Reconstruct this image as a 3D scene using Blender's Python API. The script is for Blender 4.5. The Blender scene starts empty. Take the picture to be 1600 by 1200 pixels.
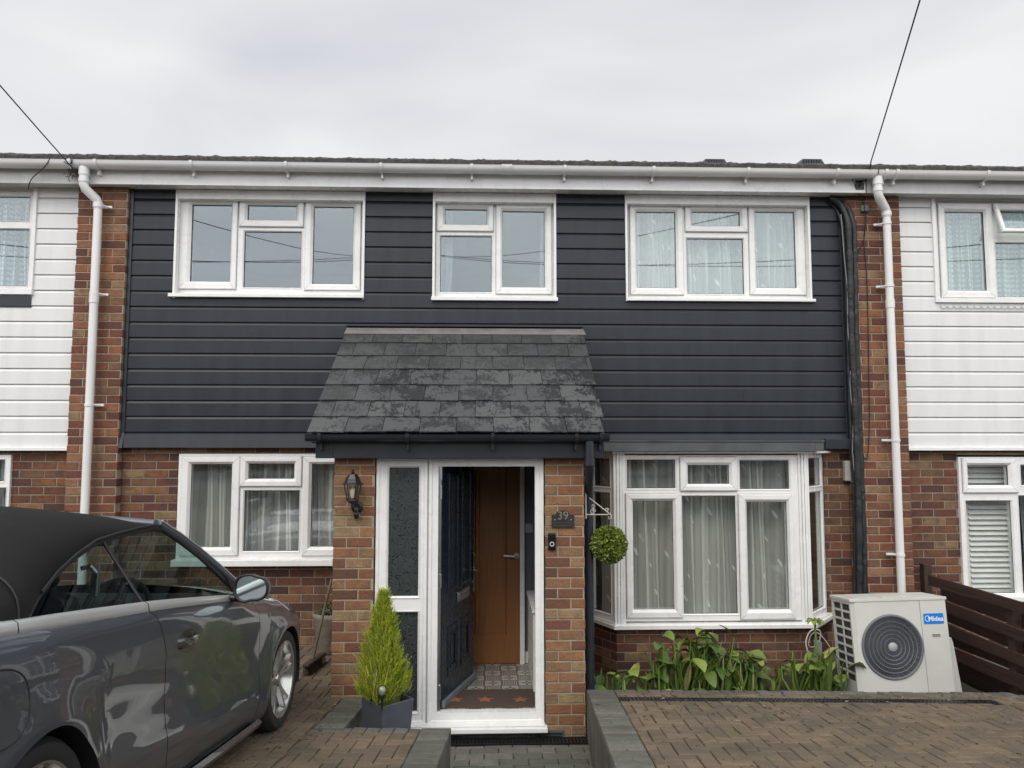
import bpy, math, random
from mathutils import Vector, Matrix, noise as mnoise
R=math.radians
S=bpy.context.scene
COL=S.collection
# ---------------------------------------------------------------- camera
FPX=1200.0; PITCH=R(4.6); YAW=R(2.0); EYE=2.12
cam_d=bpy.data.cameras.new('camera'); cam=bpy.data.objects.new('camera',cam_d); COL.objects.link(cam)
cam_d.sensor_width=36; cam_d.lens=36*FPX/1600; cam_d.clip_start=.05; cam_d.clip_end=2000
cam.location=(0,0,EYE); cam.rotation_euler=(R(90)+PITCH,0,-YAW)
S.camera=cam
# ---------------------------------------------------------------- light
SUN_EL=R(48); SUN_AZ=R(200)
w=bpy.data.worlds.new('World'); S.world=w; w.use_nodes=True
nt=w.node_tree; nt.nodes.clear()
out=nt.nodes.new('ShaderNodeOutputWorld'); mixs=nt.nodes.new('ShaderNodeMixShader')
sky=nt.nodes.new('ShaderNodeTexSky'); sky.sky_type='NISHITA'; sky.sun_disc=False
sky.sun_elevation=SUN_EL; sky.sun_rotation=SUN_AZ
b1=nt.nodes.new('ShaderNodeBackground'); b1.inputs[1].default_value=.1
nt.links.new(sky.outputs[0],b1.inputs[0])
b2=nt.nodes.new('ShaderNodeBackground'); b2.inputs[1].default_value=1.0
tc=nt.nodes.new('ShaderNodeTexCoord')
mp=nt.nodes.new('ShaderNodeMapping'); mp.inputs['Scale'].default_value=(1.0,1.0,2.6)
nt.links.new(tc.outputs['Generated'],mp.inputs[0])
n1=nt.nodes.new('ShaderNodeTexNoise'); n1.inputs['Scale'].default_value=1.7; n1.inputs['Detail'].default_value=4; n1.inputs['Roughness'].default_value=.42; n1.inputs['Distortion'].default_value=.6
nt.links.new(mp.outputs[0],n1.inputs['Vector'])
cr=nt.nodes.new('ShaderNodeValToRGB'); cr.color_ramp.elements[0].position=.30; cr.color_ramp.elements[0].color=(.56,.575,.62,1)
cr.color_ramp.elements[1].position=.66; cr.color_ramp.elements[1].color=(.79,.79,.785,1)
nt.links.new(n1.outputs[0],cr.inputs[0])
# cloud deck is brighter near the hidden sun (behind the camera, overhead) than over the house
sep=nt.nodes.new('ShaderNodeSeparateXYZ'); nt.links.new(tc.outputs['Generated'],sep.inputs[0])
mr=nt.nodes.new('ShaderNodeMapRange'); mr.inputs['From Min'].default_value=.35; mr.inputs['From Max'].default_value=-.9; mr.inputs['To Min'].default_value=1.0; mr.inputs['To Max'].default_value=2.45
nt.links.new(sep.outputs['Y'],mr.inputs['Value'])
vm=nt.nodes.new('ShaderNodeVectorMath'); vm.operation='SCALE'
nt.links.new(cr.outputs[0],vm.inputs[0]); nt.links.new(mr.outputs[0],vm.inputs['Scale'])
nt.links.new(vm.outputs[0],b2.inputs[0])
mixs.inputs[0].default_value=.93
nt.links.new(b1.outputs[0],mixs.inputs[1]); nt.links.new(b2.outputs[0],mixs.inputs[2]); nt.links.new(mixs.outputs[0],out.inputs[0])
sd=bpy.data.lights.new('sun','SUN'); sd.energy=1.15; sd.angle=R(25); sd.color=(1,.93,.83)
so=bpy.data.objects.new('sun',sd); COL.objects.link(so)
_d=Vector((math.sin(SUN_AZ)*math.cos(SUN_EL),math.cos(SUN_AZ)*math.cos(SUN_EL),math.sin(SUN_EL)))
so.rotation_euler=_d.to_track_quat('Z','Y').to_euler(); so.location=(0,-5,20)
vs=S.view_settings; vs.view_transform='Standard'; vs.look='None'; vs.gamma=1; vs.exposure=0.24; vs.use_curve_mapping=False
S.cycles.max_bounces=8; S.cycles.transparent_max_bounces=12
# ---------------------------------------------------------------- measuring helpers
_f=Vector((math.sin(YAW)*math.cos(PITCH),math.cos(YAW)*math.cos(PITCH),math.sin(PITCH)))
_r=Vector((math.cos(YAW),-math.sin(YAW),0)); _u=_r.cross(_f)
CAM=Vector((0,0,EYE))
def at(px,py,Y):
    r=_f+_r*((px-800)/FPX)+_u*((600-py)/FPX)
    return CAM+r*(Y/r.y)
def onplane(px,py,p0,n):
    r=_f+_r*((px-800)/FPX)+_u*((600-py)/FPX)
    return CAM+r*((Vector(p0)-CAM).dot(n)/r.dot(n))
def rect(a,b,c,d,Y):
    return (at(a,(b+d)/2,Y).x,at(c,(b+d)/2,Y).x,at((a+c)/2,d,Y).z,at((a+c)/2,b,Y).z)  # x0,x1,z0,z1
# ---------------------------------------------------------------- mesh helpers
class MB:
    def __init__(s): s.v=[]; s.f=[]; s.m=[]
    def face(s,pts,m=0):
        i=len(s.v); s.v+= [tuple(p) for p in pts]; s.f.append(tuple(range(i,i+len(pts)))); s.m.append(m)
    def box(s,x0,x1,y0,y1,z0,z1,m=0,M=None):
        i=len(s.v)
        P=[(x,y,z) for z in (z0,z1) for y in (y0,y1) for x in (x0,x1)]
        if M is not None: P=[tuple(M@Vector(p)) for p in P]
        s.v+=P
        for q in ((0,2,3,1),(4,5,7,6),(0,1,5,4),(2,6,7,3),(0,4,6,2),(1,3,7,5)):
            s.f.append(tuple(i+k for k in q)); s.m.append(m)
    def grid(s,rows,m=0,closed=False):
        i=len(s.v); n=len(rows[0])
        for r in rows: s.v+=[tuple(p) for p in r]
        for a in range(len(rows)-1):
            for b in range(n if closed else n-1):
                c=(b+1)%n
                s.f.append((i+a*n+b,i+a*n+c,i+(a+1)*n+c,i+(a+1)*n+b)); s.m.append(m)
    def tube(s,pts,r,n=10,m=0,cap=True):
        pts=[Vector(p) for p in pts]; rows=[]
        rr=r if hasattr(r,'__len__') else [r]*len(pts)
        up=None
        for k,p in enumerate(pts):
            t=(pts[min(k+1,len(pts)-1)]-pts[max(k-1,0)]).normalized()
            if up is None:
                up=Vector((0,0,1)) if abs(t.z)<.9 else Vector((0,1,0))
            a=t.cross(up).normalized(); b=a.cross(t).normalized(); up=b
            rows.append([p+(a*math.cos(q)+b*math.sin(q))*rr[k] for q in [2*math.pi*j/n for j in range(n)]])
        s.grid(rows,m,True)
        if cap:
            s.face(rows[0][::-1],m); s.face(rows[-1],m)
    def lathe(s,prof,c,ax='Z',n=24,m=0,a0=0,a1=2*math.pi):
        c=Vector(c); rows=[]; full=abs(a1-a0-2*math.pi)<1e-6
        N=n if full else n+1
        for (r,h) in prof:
            row=[]
            for j in range(N):
                q=a0+(a1-a0)*j/n
                A,B=r*math.cos(q),r*math.sin(q)
                row.append(c+(Vector((A,B,h)) if ax=='Z' else Vector((A,h,B)) if ax=='Y' else Vector((h,A,B))))
            rows.append(row)
        s.grid(rows,m,full)
    def rings(s,x0,x1,z0,z1,prof,m=0):
        # rectangular mitred frame: prof = (inset, y)
        rows=[[(x0+i,y,z0+i),(x1-i,y,z0+i),(x1-i,y,z1-i),(x0+i,y,z1-i)] for i,y in prof]
        s.grid(rows,m,True)
    def plate(s,x0,x1,z0,z1,holes,yf,yb,m=0):
        xs=sorted(set([x0,x1]+[min(max(h[k],x0),x1) for h in holes for k in (0,1)]))
        zs=sorted(set([z0,z1]+[min(max(h[k],z0),z1) for h in holes for k in (2,3)]))
        def solid(i,j):
            if i<0 or j<0 or i>=len(xs)-1 or j>=len(zs)-1: return False
            cx=(xs[i]+xs[i+1])/2; cz=(zs[j]+zs[j+1])/2
            return not any(h[0]<cx<h[1] and h[2]<cz<h[3] for h in holes)
        for i in range(len(xs)-1):
            for j in range(len(zs)-1):
                if not solid(i,j): continue
                a,b,c,d=xs[i],xs[i+1],zs[j],zs[j+1]
                s.face([(a,yf,c),(b,yf,c),(b,yf,d),(a,yf,d)],m)
                s.face([(a,yb,d),(b,yb,d),(b,yb,c),(a,yb,c)],m)
                if not solid(i-1,j): s.face([(a,yb,c),(a,yf,c),(a,yf,d),(a,yb,d)],m)
                if not solid(i+1,j): s.face([(b,yf,c),(b,yb,c),(b,yb,d),(b,yf,d)],m)
                if not solid(i,j-1): s.face([(a,yb,c),(b,yb,c),(b,yf,c),(a,yf,c)],m)
                if not solid(i,j+1): s.face([(a,yf,d),(b,yf,d),(b,yb,d),(a,yb,d)],m)
    def xf(s,M,start=0):
        for k in range(start,len(s.v)): s.v[k]=tuple(M@Vector(s.v[k]))
    def build(s,name,mats,parent=None,smooth=False,bevel=0,merge=False,seg=2):
        me=bpy.data.meshes.new(name); me.from_pydata(s.v,[],s.f)
        if not isinstance(mats,(list,tuple)): mats=[mats]
        for m in mats: me.materials.append(m)
        me.polygons.foreach_set('material_index',s.m)
        if merge:
            import bmesh
            bm=bmesh.new(); bm.from_mesh(me); bmesh.ops.remove_doubles(bm,verts=bm.verts,dist=1e-5); bmesh.ops.recalc_face_normals(bm,faces=bm.faces); bm.to_mesh(me); bm.free()
        if smooth: me.polygons.foreach_set('use_smooth',[True]*len(me.polygons))
        me.update()
        o=bpy.data.objects.new(name,me); COL.objects.link(o)
        if parent: o.parent=parent
        if bevel:
            b=o.modifiers.new('bevel','BEVEL'); b.width=bevel; b.segments=seg; b.limit_method='ANGLE'; b.angle_limit=R(35)
        if smooth=='auto':
            pass
        return o
def autosmooth(o,ang=35):
    # mark sharp edges by angle
    import bmesh
    me=o.data; bm=bmesh.new(); bm.from_mesh(me)
    for e in bm.edges:
        e.smooth = len(e.link_faces)==2 and e.calc_face_angle(0)<R(ang)
    bm.to_mesh(me); bm.free()
    me.polygons.foreach_set('use_smooth',[True]*len(me.polygons)); return o
def tag(o,label=None,cat=None,group=None,kind=None):
    if label: o['label']=label
    if cat: o['category']=cat
    if group: o['group']=group
    if kind: o['kind']=kind
    return o
def empty(name,loc,label,cat,group=None):
    o=bpy.data.objects.new(name,None); COL.objects.link(o); o.location=loc; o.empty_display_size=.2
    return tag(o,label,cat,group)
def relink(e):
    # children were modelled in world coordinates: keep them there
    bpy.context.view_layer.update()
def part(mb,name,mats,parent,**k):
    o=mb.build(name,mats,None,**k)
    o.parent=parent
    # parent chains: parents are unrotated, unscaled; undo their location
    p=parent; off=Vector((0,0,0))
    while p is not None: off+=p.location; p=p.parent
    o.location=-off
    return o
# ---------------------------------------------------------------- materials
def mat(name,col,rough=.6,metal=0,spec=.5,coat=0,coatr=.05,var=0,vscale=6,bump=0,bscale=60,detail=4,col2=None,stretch=None,sheen=0,alpha=None):
    m=bpy.data.materials.new(name); m.use_nodes=True; N=m.node_tree.nodes; Lk=m.node_tree.links
    p=N['Principled BSDF']; p.inputs['Roughness'].default_value=rough; p.inputs['Metallic'].default_value=metal
    p.inputs['Specular IOR Level'].default_value=spec; p.inputs['Coat Weight'].default_value=coat; p.inputs['Coat Roughness'].default_value=coatr
    p.inputs['Base Color'].default_value=(*col,1)
    tc=N.new('ShaderNodeTexCoord'); src=tc.outputs['Object']
    if stretch:
        mp=N.new('ShaderNodeMapping'); mp.inputs['Scale'].default_value=stretch; Lk.new(src,mp.inputs[0]); src=mp.outputs[0]
    if var or col2:
        n=N.new('ShaderNodeTexNoise'); n.inputs['Scale'].default_value=vscale; n.inputs['Detail'].default_value=detail; n.inputs['Roughness'].default_value=.6
        Lk.new(src,n.inputs['Vector'])
        r=N.new('ShaderNodeValToRGB'); r.color_ramp.elements[0].position=.3; r.color_ramp.elements[1].position=.7
        c2=col2 or tuple(c*(1+var) for c in col); c1=col if col2 else tuple(c*(1-var) for c in col)
        r.color_ramp.elements[0].color=(*c1,1); r.color_ramp.elements[1].color=(*c2,1)
        Lk.new(n.outputs[0],r.inputs[0]); Lk.new(r.outputs[0],p.inputs['Base Color'])
        rr=N.new('ShaderNodeMapRange'); rr.inputs['To Min'].default_value=max(0,rough-.12); rr.inputs['To Max'].default_value=min(1,rough+.12)
        Lk.new(n.outputs[0],rr.inputs['Value']); Lk.new(rr.outputs[0],p.inputs['Roughness'])
    if bump:
        n=N.new('ShaderNodeTexNoise'); n.inputs['Scale'].default_value=bscale; n.inputs['Detail'].default_value=5
        Lk.new(src,n.inputs['Vector'])
        b=N.new('ShaderNodeBump'); b.inputs['Strength'].default_value=bump; b.inputs['Distance'].default_value=.01
        Lk.new(n.outputs[0],b.inputs['Height']); Lk.new(b.outputs[0],p.inputs['Normal'])
    return m
def island(name,stops,rough=.85,mottle=None,mscale=14,bump=.6,bscale=60,dirt=None,dirtpos=(.5,.7),spec=.3,interp='CONSTANT'):
    """each loose piece (brick, paver, slate, leaf) takes its own colour"""
    m=bpy.data.materials.new(name); m.use_nodes=True; N=m.node_tree.nodes; Lk=m.node_tree.links
    p=N['Principled BSDF']; p.inputs['Roughness'].default_value=rough; p.inputs['Specular IOR Level'].default_value=spec
    g=N.new('ShaderNodeNewGeometry'); r=N.new('ShaderNodeValToRGB'); r.color_ramp.interpolation=interp
    e=r.color_ramp.elements
    e[0].position=stops[0][0]; e[0].color=(*stops[0][1],1); e[1].position=stops[1][0]; e[1].color=(*stops[1][1],1)
    for pos,c in stops[2:]:
        q=e.new(pos); q.color=(*c,1)
    Lk.new(g.outputs['Random Per Island'],r.inputs[0])
    tc=N.new('ShaderNodeTexCoord')
    cur=r.outputs[0]
    # offset the noise per piece so that no mark runs across joints
    off=N.new('ShaderNodeVectorMath'); off.operation='SCALE'; off.inputs[0].default_value=(31,17,23); Lk.new(g.outputs['Random Per Island'],off.inputs['Scale'])
    add=N.new('ShaderNodeVectorMath'); add.operation='ADD'; Lk.new(tc.outputs['Object'],add.inputs[0]); Lk.new(off.outputs[0],add.inputs[1])
    if mottle:
        n=N.new('ShaderNodeTexNoise'); n.inputs['Scale'].default_value=mscale; n.inputs['Detail'].default_value=6; n.inputs['Roughness'].default_value=.65
        Lk.new(add.outputs[0],n.inputs['Vector'])
        mr=N.new('ShaderNodeMapRange'); mr.inputs['From Min'].default_value=.42; mr.inputs['From Max'].default_value=.72; mr.inputs['To Max'].default_value=mottle[1]
        Lk.new(n.outputs[0],mr.inputs['Value'])
        mx=N.new('ShaderNodeMix'); mx.data_type='RGBA'; Lk.new(mr.outputs[0],mx.inputs['Factor']); Lk.new(cur,mx.inputs['A']); mx.inputs['B'].default_value=(*mottle[0],1)
        cur=mx.outputs['Result']
        n3=N.new('ShaderNodeTexNoise'); n3.inputs['Scale'].default_value=160; n3.inputs['Detail'].default_value=3; Lk.new(add.outputs[0],n3.inputs['Vector'])
        mr3=N.new('ShaderNodeMapRange'); mr3.inputs['From Min'].default_value=.3; mr3.inputs['From Max'].default_value=.7; mr3.inputs['To Min'].default_value=.75; mr3.inputs['To Max'].default_value=1.25
        Lk.new(n3.outputs[0],mr3.inputs['Value'])
        vm=N.new('ShaderNodeVectorMath'); vm.operation='SCALE'; Lk.new(cur,vm.inputs[0]); Lk.new(mr3.outputs[0],vm.inputs['Scale']); cur=vm.outputs[0]
    if dirt:
        n2=N.new('ShaderNodeTexNoise'); n2.inputs['Scale'].default_value=1.6; n2.inputs['Detail'].default_value=7; n2.inputs['Roughness'].default_value=.7; Lk.new(tc.outputs['Object'],n2.inputs['Vector'])
        mr2=N.new('ShaderNodeMapRange'); mr2.inputs['From Min'].default_value=dirtpos[0]; mr2.inputs['From Max'].default_value=dirtpos[1]; mr2.inputs['To Max'].default_value=dirt[1]
        Lk.new(n2.outputs[0],mr2.inputs['Value'])
        mx=N.new('ShaderNodeMix'); mx.data_type='RGBA'; Lk.new(mr2.outputs[0],mx.inputs['Factor']); Lk.new(cur,mx.inputs['A']); mx.inputs['B'].default_value=(*dirt[0],1)
        cur=mx.outputs['Result']
    Lk.new(cur,p.inputs['Base Color'])
    if bump:
        n=N.new('ShaderNodeTexNoise'); n.inputs['Scale'].default_value=bscale; n.inputs['Detail'].default_value=6; Lk.new(add.outputs[0],n.inputs['Vector'])
        b=N.new('ShaderNodeBump'); b.inputs['Strength'].default_value=bump; b.inputs['Distance'].default_value=.01
        Lk.new(n.outputs[0],b.inputs['Height']); Lk.new(b.outputs[0],p.inputs['Normal'])
    return m
def glass(name,f0=.05,tint=(1,1,1),rough=0.0,wave=.0):
    m=bpy.data.materials.new(name); m.use_nodes=True; N=m.node_tree.nodes; Lk=m.node_tree.links; N.remove(N['Principled BSDF'])
    o=N['Material Output']; fr=N.new('ShaderNodeLayerWeight'); fr.inputs[0].default_value=.5
    t=N.new('ShaderNodeBsdfTransparent'); t.inputs[0].default_value=(*tint,1)
    g=N.new('ShaderNodeBsdfGlossy'); g.inputs['Roughness'].default_value=rough; g.inputs['Color'].default_value=(.85,.93,.97,1)
    mx=N.new('ShaderNodeMixShader')
    pw=N.new('ShaderNodeMath'); pw.operation='POWER'; pw.inputs[1].default_value=5; Lk.new(fr.outputs['Facing'],pw.inputs[0])
    mm=N.new('ShaderNodeMath'); mm.operation='MULTIPLY_ADD'; mm.use_clamp=True; mm.inputs[1].default_value=1-f0; mm.inputs[2].default_value=f0
    Lk.new(pw.outputs[0],mm.inputs[0]); Lk.new(mm.outputs[0],mx.inputs[0]); Lk.new(t.outputs[0],mx.inputs[1]); Lk.new(g.outputs[0],mx.inputs[2]); Lk.new(mx.outputs[0],o.inputs[0])
    if wave:
        tc=N.new('ShaderNodeTexCoord'); n=N.new('ShaderNodeTexNoise'); n.inputs['Scale'].default_value=1.3; n.inputs['Detail'].default_value=1; Lk.new(tc.outputs['Object'],n.inputs['Vector'])
        b=N.new('ShaderNodeBump'); b.inputs['Strength'].default_value=wave; b.inputs['Distance'].default_value=.02; Lk.new(n.outputs[0],b.inputs['Height']); Lk.new(b.outputs[0],g.inputs['Normal']); 
    return m
M={}
M['upvc']=mat('white upvc',(.79,.79,.775),.28,spec=.5,var=.05,vscale=5,detail=7)
M['upvc_old']=mat('weathered upvc',(.66,.66,.64),.4,col2=(.52,.52,.50),vscale=5,stretch=(1,1,.35),detail=6)
M['gasket']=mat('black rubber gasket',(.012,.012,.013),.6)
M['clad_dark']=mat('anthracite cladding',(.0185,.0235,.032),.42,spec=.4,var=.24,vscale=4,detail=6,stretch=(2.2,1,.45),bump=.10,bscale=120)
M['clad_white']=mat('white cladding',(.70,.705,.70),.35,var=.055,vscale=4,detail=7,stretch=(2.2,1,.35),bump=.05,bscale=90)
M['anth']=mat('anthracite trim',(.020,.025,.033),.35,var=.12,vscale=5)
M['anth_weather']=mat('weathered grey canopy',(.075,.085,.09),.5,var=.25,vscale=5,bump=.15)
M['mortar']=mat('mortar',(.42,.35,.26),.95,spec=.2,col2=(.27,.225,.17),vscale=9,bump=.6,bscale=160,detail=8)
M['mortar_dark']=mat('aged mortar',(.34,.275,.21),.95,spec=.2,col2=(.19,.155,.125),vscale=7,bump=.6,bscale=160,detail=8)
M['brick']=island('brick wall',[(0,(.068,.034,.027)),(.22,(.110,.048,.033)),(.44,(.160,.060,.034)),(.66,(.155,.086,.050)),(.82,(.21,.090,.042)),(.94,(.24,.155,.085))],interp='LINEAR',mottle=((.045,.032,.033),.75),mscale=11,dirt=((.06,.045,.04),.35))
M['brick_pier']=island('brick pier',interp='LINEAR',stops=[(0,(.10,.045,.035)),(.2,(.15,.056,.038)),(.42,(.21,.080,.045)),(.62,(.19,.105,.066)),(.78,(.29,.115,.055)),(.9,(.27,.165,.095))],mottle=((.06,.038,.034),.6),mscale=12,dirt=((.07,.05,.04),.25))
M['brick_porch']=island('porch brick',interp='LINEAR',stops=[(0,(.115,.058,.038)),(.14,(.19,.082,.046)),(.34,(.25,.115,.058)),(.54,(.225,.145,.080)),(.72,(.29,.145,.072)),(.86,(.29,.205,.115))],mottle=((.10,.058,.045),.6),mscale=12,dirt=((.10,.072,.05),.25))
M['paver']=island('brown block paving',[(0,(.155,.116,.082)),(.3,(.185,.138,.096)),(.55,(.135,.105,.078)),(.8,(.205,.150,.103))],interp='LINEAR',mottle=((.115,.10,.072),.65),mscale=18,bump=.7,bscale=110,dirt=((.06,.062,.04),.7),dirtpos=(.44,.70),rough=.8)
M['paver_grey']=island('grey block paving',[(0,(.135,.135,.118)),(.4,(.165,.16,.14)),(.7,(.115,.115,.10))],mottle=((.08,.085,.07),.6),mscale=18,bump=.7,bscale=110,dirt=((.065,.07,.045),.6),dirtpos=(.45,.7),rough=.8)
M['joint']=mat('sand joints',(.045,.044,.030),.95,var=.4,vscale=20,bump=.4)
M['concrete']=mat('stained concrete',(.17,.16,.14),.9,col2=(.06,.055,.045),vscale=4,bump=.6,bscale=50,detail=8)
M['asphalt']=mat('asphalt',(.055,.055,.055),.9,var=.25,vscale=3,bump=.5,bscale=150)
M['soil']=mat('soil',(.05,.036,.025),.95,col2=(.025,.018,.012),vscale=12,bump=1,bscale=25)
M['plaster']=mat('interior plaster',(.30,.30,.30),.8,var=.05)
M['plaster_grey']=mat('hall paint',(.13,.14,.16),.7,var=.05)
M['dark']=mat('dark interior',(.02,.02,.022),.8)
M['rooftile']=mat('mossy roof tile',(.022,.020,.019),.9,col2=(.095,.088,.078),vscale=30,bump=1,bscale=40,detail=8)
M['pipe_white']=mat('white pipe',(.74,.74,.73),.3,var=.04,vscale=4)
M['black_plastic']=mat('black plastic',(.012,.012,.013),.38)
M['foam']=mat('black insulation wrap',(.016,.018,.02),.5,var=.3,vscale=14,bump=.7,bscale=35)
M['chrome']=mat('polished metal',(.75,.75,.76),.12,metal=1)
M['satin']=mat('satin metal',(.6,.6,.61),.3,metal=1)
M['glass']=glass('window glass',.125,(.93,.96,.95),wave=.03)
M['glass_low']=glass('lower window glass',.05,(.97,.98,.97),wave=.03)
M['wood_dark']=mat('dark stained timber',(.040,.020,.015),.7,var=.35,vscale=9,stretch=(1,.15,3),bump=.4,bscale=40)
M['cable']=mat('cable black',(.02,.02,.02),.5)
M['cable_white']=mat('cable white',(.6,.6,.58),.5)
# ================================================================ walls
rnd=random.Random(7)
CH=.076
def bricks(mb,x0,x1,z0,z1,y,holes=(),depth=.03,m=0,L=.225,jo=.010,phase=0,ch=.0035,wob=.0012,xo=0):
    k=math.floor(z0/CH)
    while k*CH<z1:
        a=max(k*CH+jo/2,z0); b=min((k+1)*CH-jo/2,z1)
        if b-a>.012:
            off=xo+((k+phase)%2)*L/2+rnd.uniform(-.003,.003)
            i=math.floor((x0-off)/L)
            while off+i*L<x1:
                u0=max(off+i*L+jo/2,x0); u1=min(off+(i+1)*L-jo/2,x1); i+=1
                segs=[(u0,u1)]
                zc=(a+b)/2
                for h in holes:
                    if h[2]<zc<h[3]:
                        ns=[]
                        for (s0,s1) in segs:
                            if s0<h[0]: ns.append((s0,min(s1,h[0])))
                            if s1>h[1]: ns.append((max(s0,h[1]),s1))
                        segs=ns
                for s0,s1 in segs:
                    if s1-s0<.02: continue
                    f=y+rnd.uniform(-wob,wob); c=ch
                    e=[rnd.uniform(-.0024,.0024) for _ in range(8)]
                    o=[(s0,f+c,a),(s1,f+c,a),(s1,f+c,b),(s0,f+c,b)]
                    n=[(s0+c+e[0],f,a+c+e[1]),(s1-c+e[2],f,a+c+e[3]),(s1-c+e[4],f,b-c+e[5]),(s0+c+e[6],f,b-c+e[7])]
                    bk=[(s0,y+depth,a),(s1,y+depth,a),(s1,y+depth,b),(s0,y+depth,b)]
                    q=len(mb.v); mb.v+=o+n+bk
                    F=[(4,5,6,7)]+[(j,(j+1)%4,4+(j+1)%4,4+j) for j in range(4)]+[(8+j,8+(j+1)%4,(j+1)%4,j) for j in range(4)]
                    for t in F: mb.f.append(tuple(q+v for v in t)); mb.m.append(m)
        k+=1
def brickwall(name,parent,x0,x1,z0,z1,y,holes=(),mats=None,depth=.03,xf=None,solid=None,phase=0,label=None):
    mb=MB()
    mb.plate(x0,x1,z0,z1,list(holes),y+.005,y+(solid or .1),1)
    bricks(mb,x0,x1,z0,z1,y,holes,depth,0,phase=phase)
    if xf is not None: mb.xf(xf)
    o=part(mb,name,mats or [M['brick'],M['mortar_dark']],parent)
    if label: o['label']=label
    return o
def pier(name,parent,x0,x1,y,z0,z1,back,mats,phase=0,L=.225):
    mb=MB()
    mb.box(x0+.005,x1-.005,y+.005,back,z0,z1,1)
    bricks(mb,x0,x1,z0,z1,y,(),.105,0,phase=phase,L=L,xo=x0)
    # returns of the pier: further bricks along both flanks
    for X,sg in ((x0,1),(x1,-1)):
        k=math.floor(z0/CH)
        while k*CH<z1-.02:
            yy=y+.115+(.0 if (k+phase)%2 else .06)
            if (k+phase)%2==0: mb.box(*( (X,X+.05) if sg>0 else (X-.05,X)),y+.115,min(y+.165,back),k*CH+.005,(k+1)*CH-.005,0)
            while yy<back-.03:
                e=min(yy+.215,back)
                mb.box(*( (X,X+.05) if sg>0 else (X-.05,X)),yy,e,k*CH+.005,min((k+1)*CH-.005,z1),0)
                yy+=.225
            k+=1
    return part(mb,name,mats,parent)
def cladding(mb,x0,x1,z0,z1,y,holes=(),pitch=.1465,m=0,kick=True,sag=0):
    zb=z0; n=0
    while zb<z1-.01:
        zt=min(zb+pitch,z1)
        P=[(0,y+.012),(.002,y+.001),(.006,y),(pitch-.027,y+.001),(pitch-.005,y+.013),(pitch-.004,y+.018),(pitch,y+.018)]
        if kick and n==0: P=[(0,y-.030),(.004,y-.036),(pitch-.02,y-.016),(pitch-.004,y+.012),(pitch,y+.016)]
        cuts=[zb,zt]+[h[k] for h in holes for k in (2,3) if zb<h[k]<zt]
        cuts=sorted(set(cuts))
        for a,b in zip(cuts,cuts[1:]):
            zc=(a+b)/2; segs=[(x0,x1)]
            for h in holes:
                if h[2]<zc<h[3]:
                    ns=[]
                    for s0,s1 in segs:
                        if s0<h[0]: ns.append((s0,min(s1,h[0])))
                        if s1>h[1]: ns.append((max(s0,h[1]),s1))
                    segs=ns
            def yy(r):
                for (r0,y0),(r1,y1) in zip(P,P[1:]):
                    if r0<=r<=r1: return y0+(y1-y0)*(r-r0)/max(r1-r0,1e-6)
                return P[-1][1]
            pts=[(a-zb,yy(a-zb))]+[p for p in P if a-zb<p[0]<b-zb]+[(b-zb,yy(b-zb))]
            for s0,s1 in segs:
                if s1-s0<.005: continue
                if kick and n==0 and a==zb: pts=[(0,y+.02)]+pts
                rows=[[(s0,q,zb+r) ,(s1,q,zb+r)] for r,q in pts]
                mb.grid(rows,m)
                for X in (s0,s1):
                    f=[(X,q,zb+r) for r,q in pts]+[(X,y+.03,zb+pts[-1][0]),(X,y+.03,zb+pts[0][0])]
                    mb.face(f if X==s0 else f[::-1],m)
        zb+=pitch; n+=1
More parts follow.
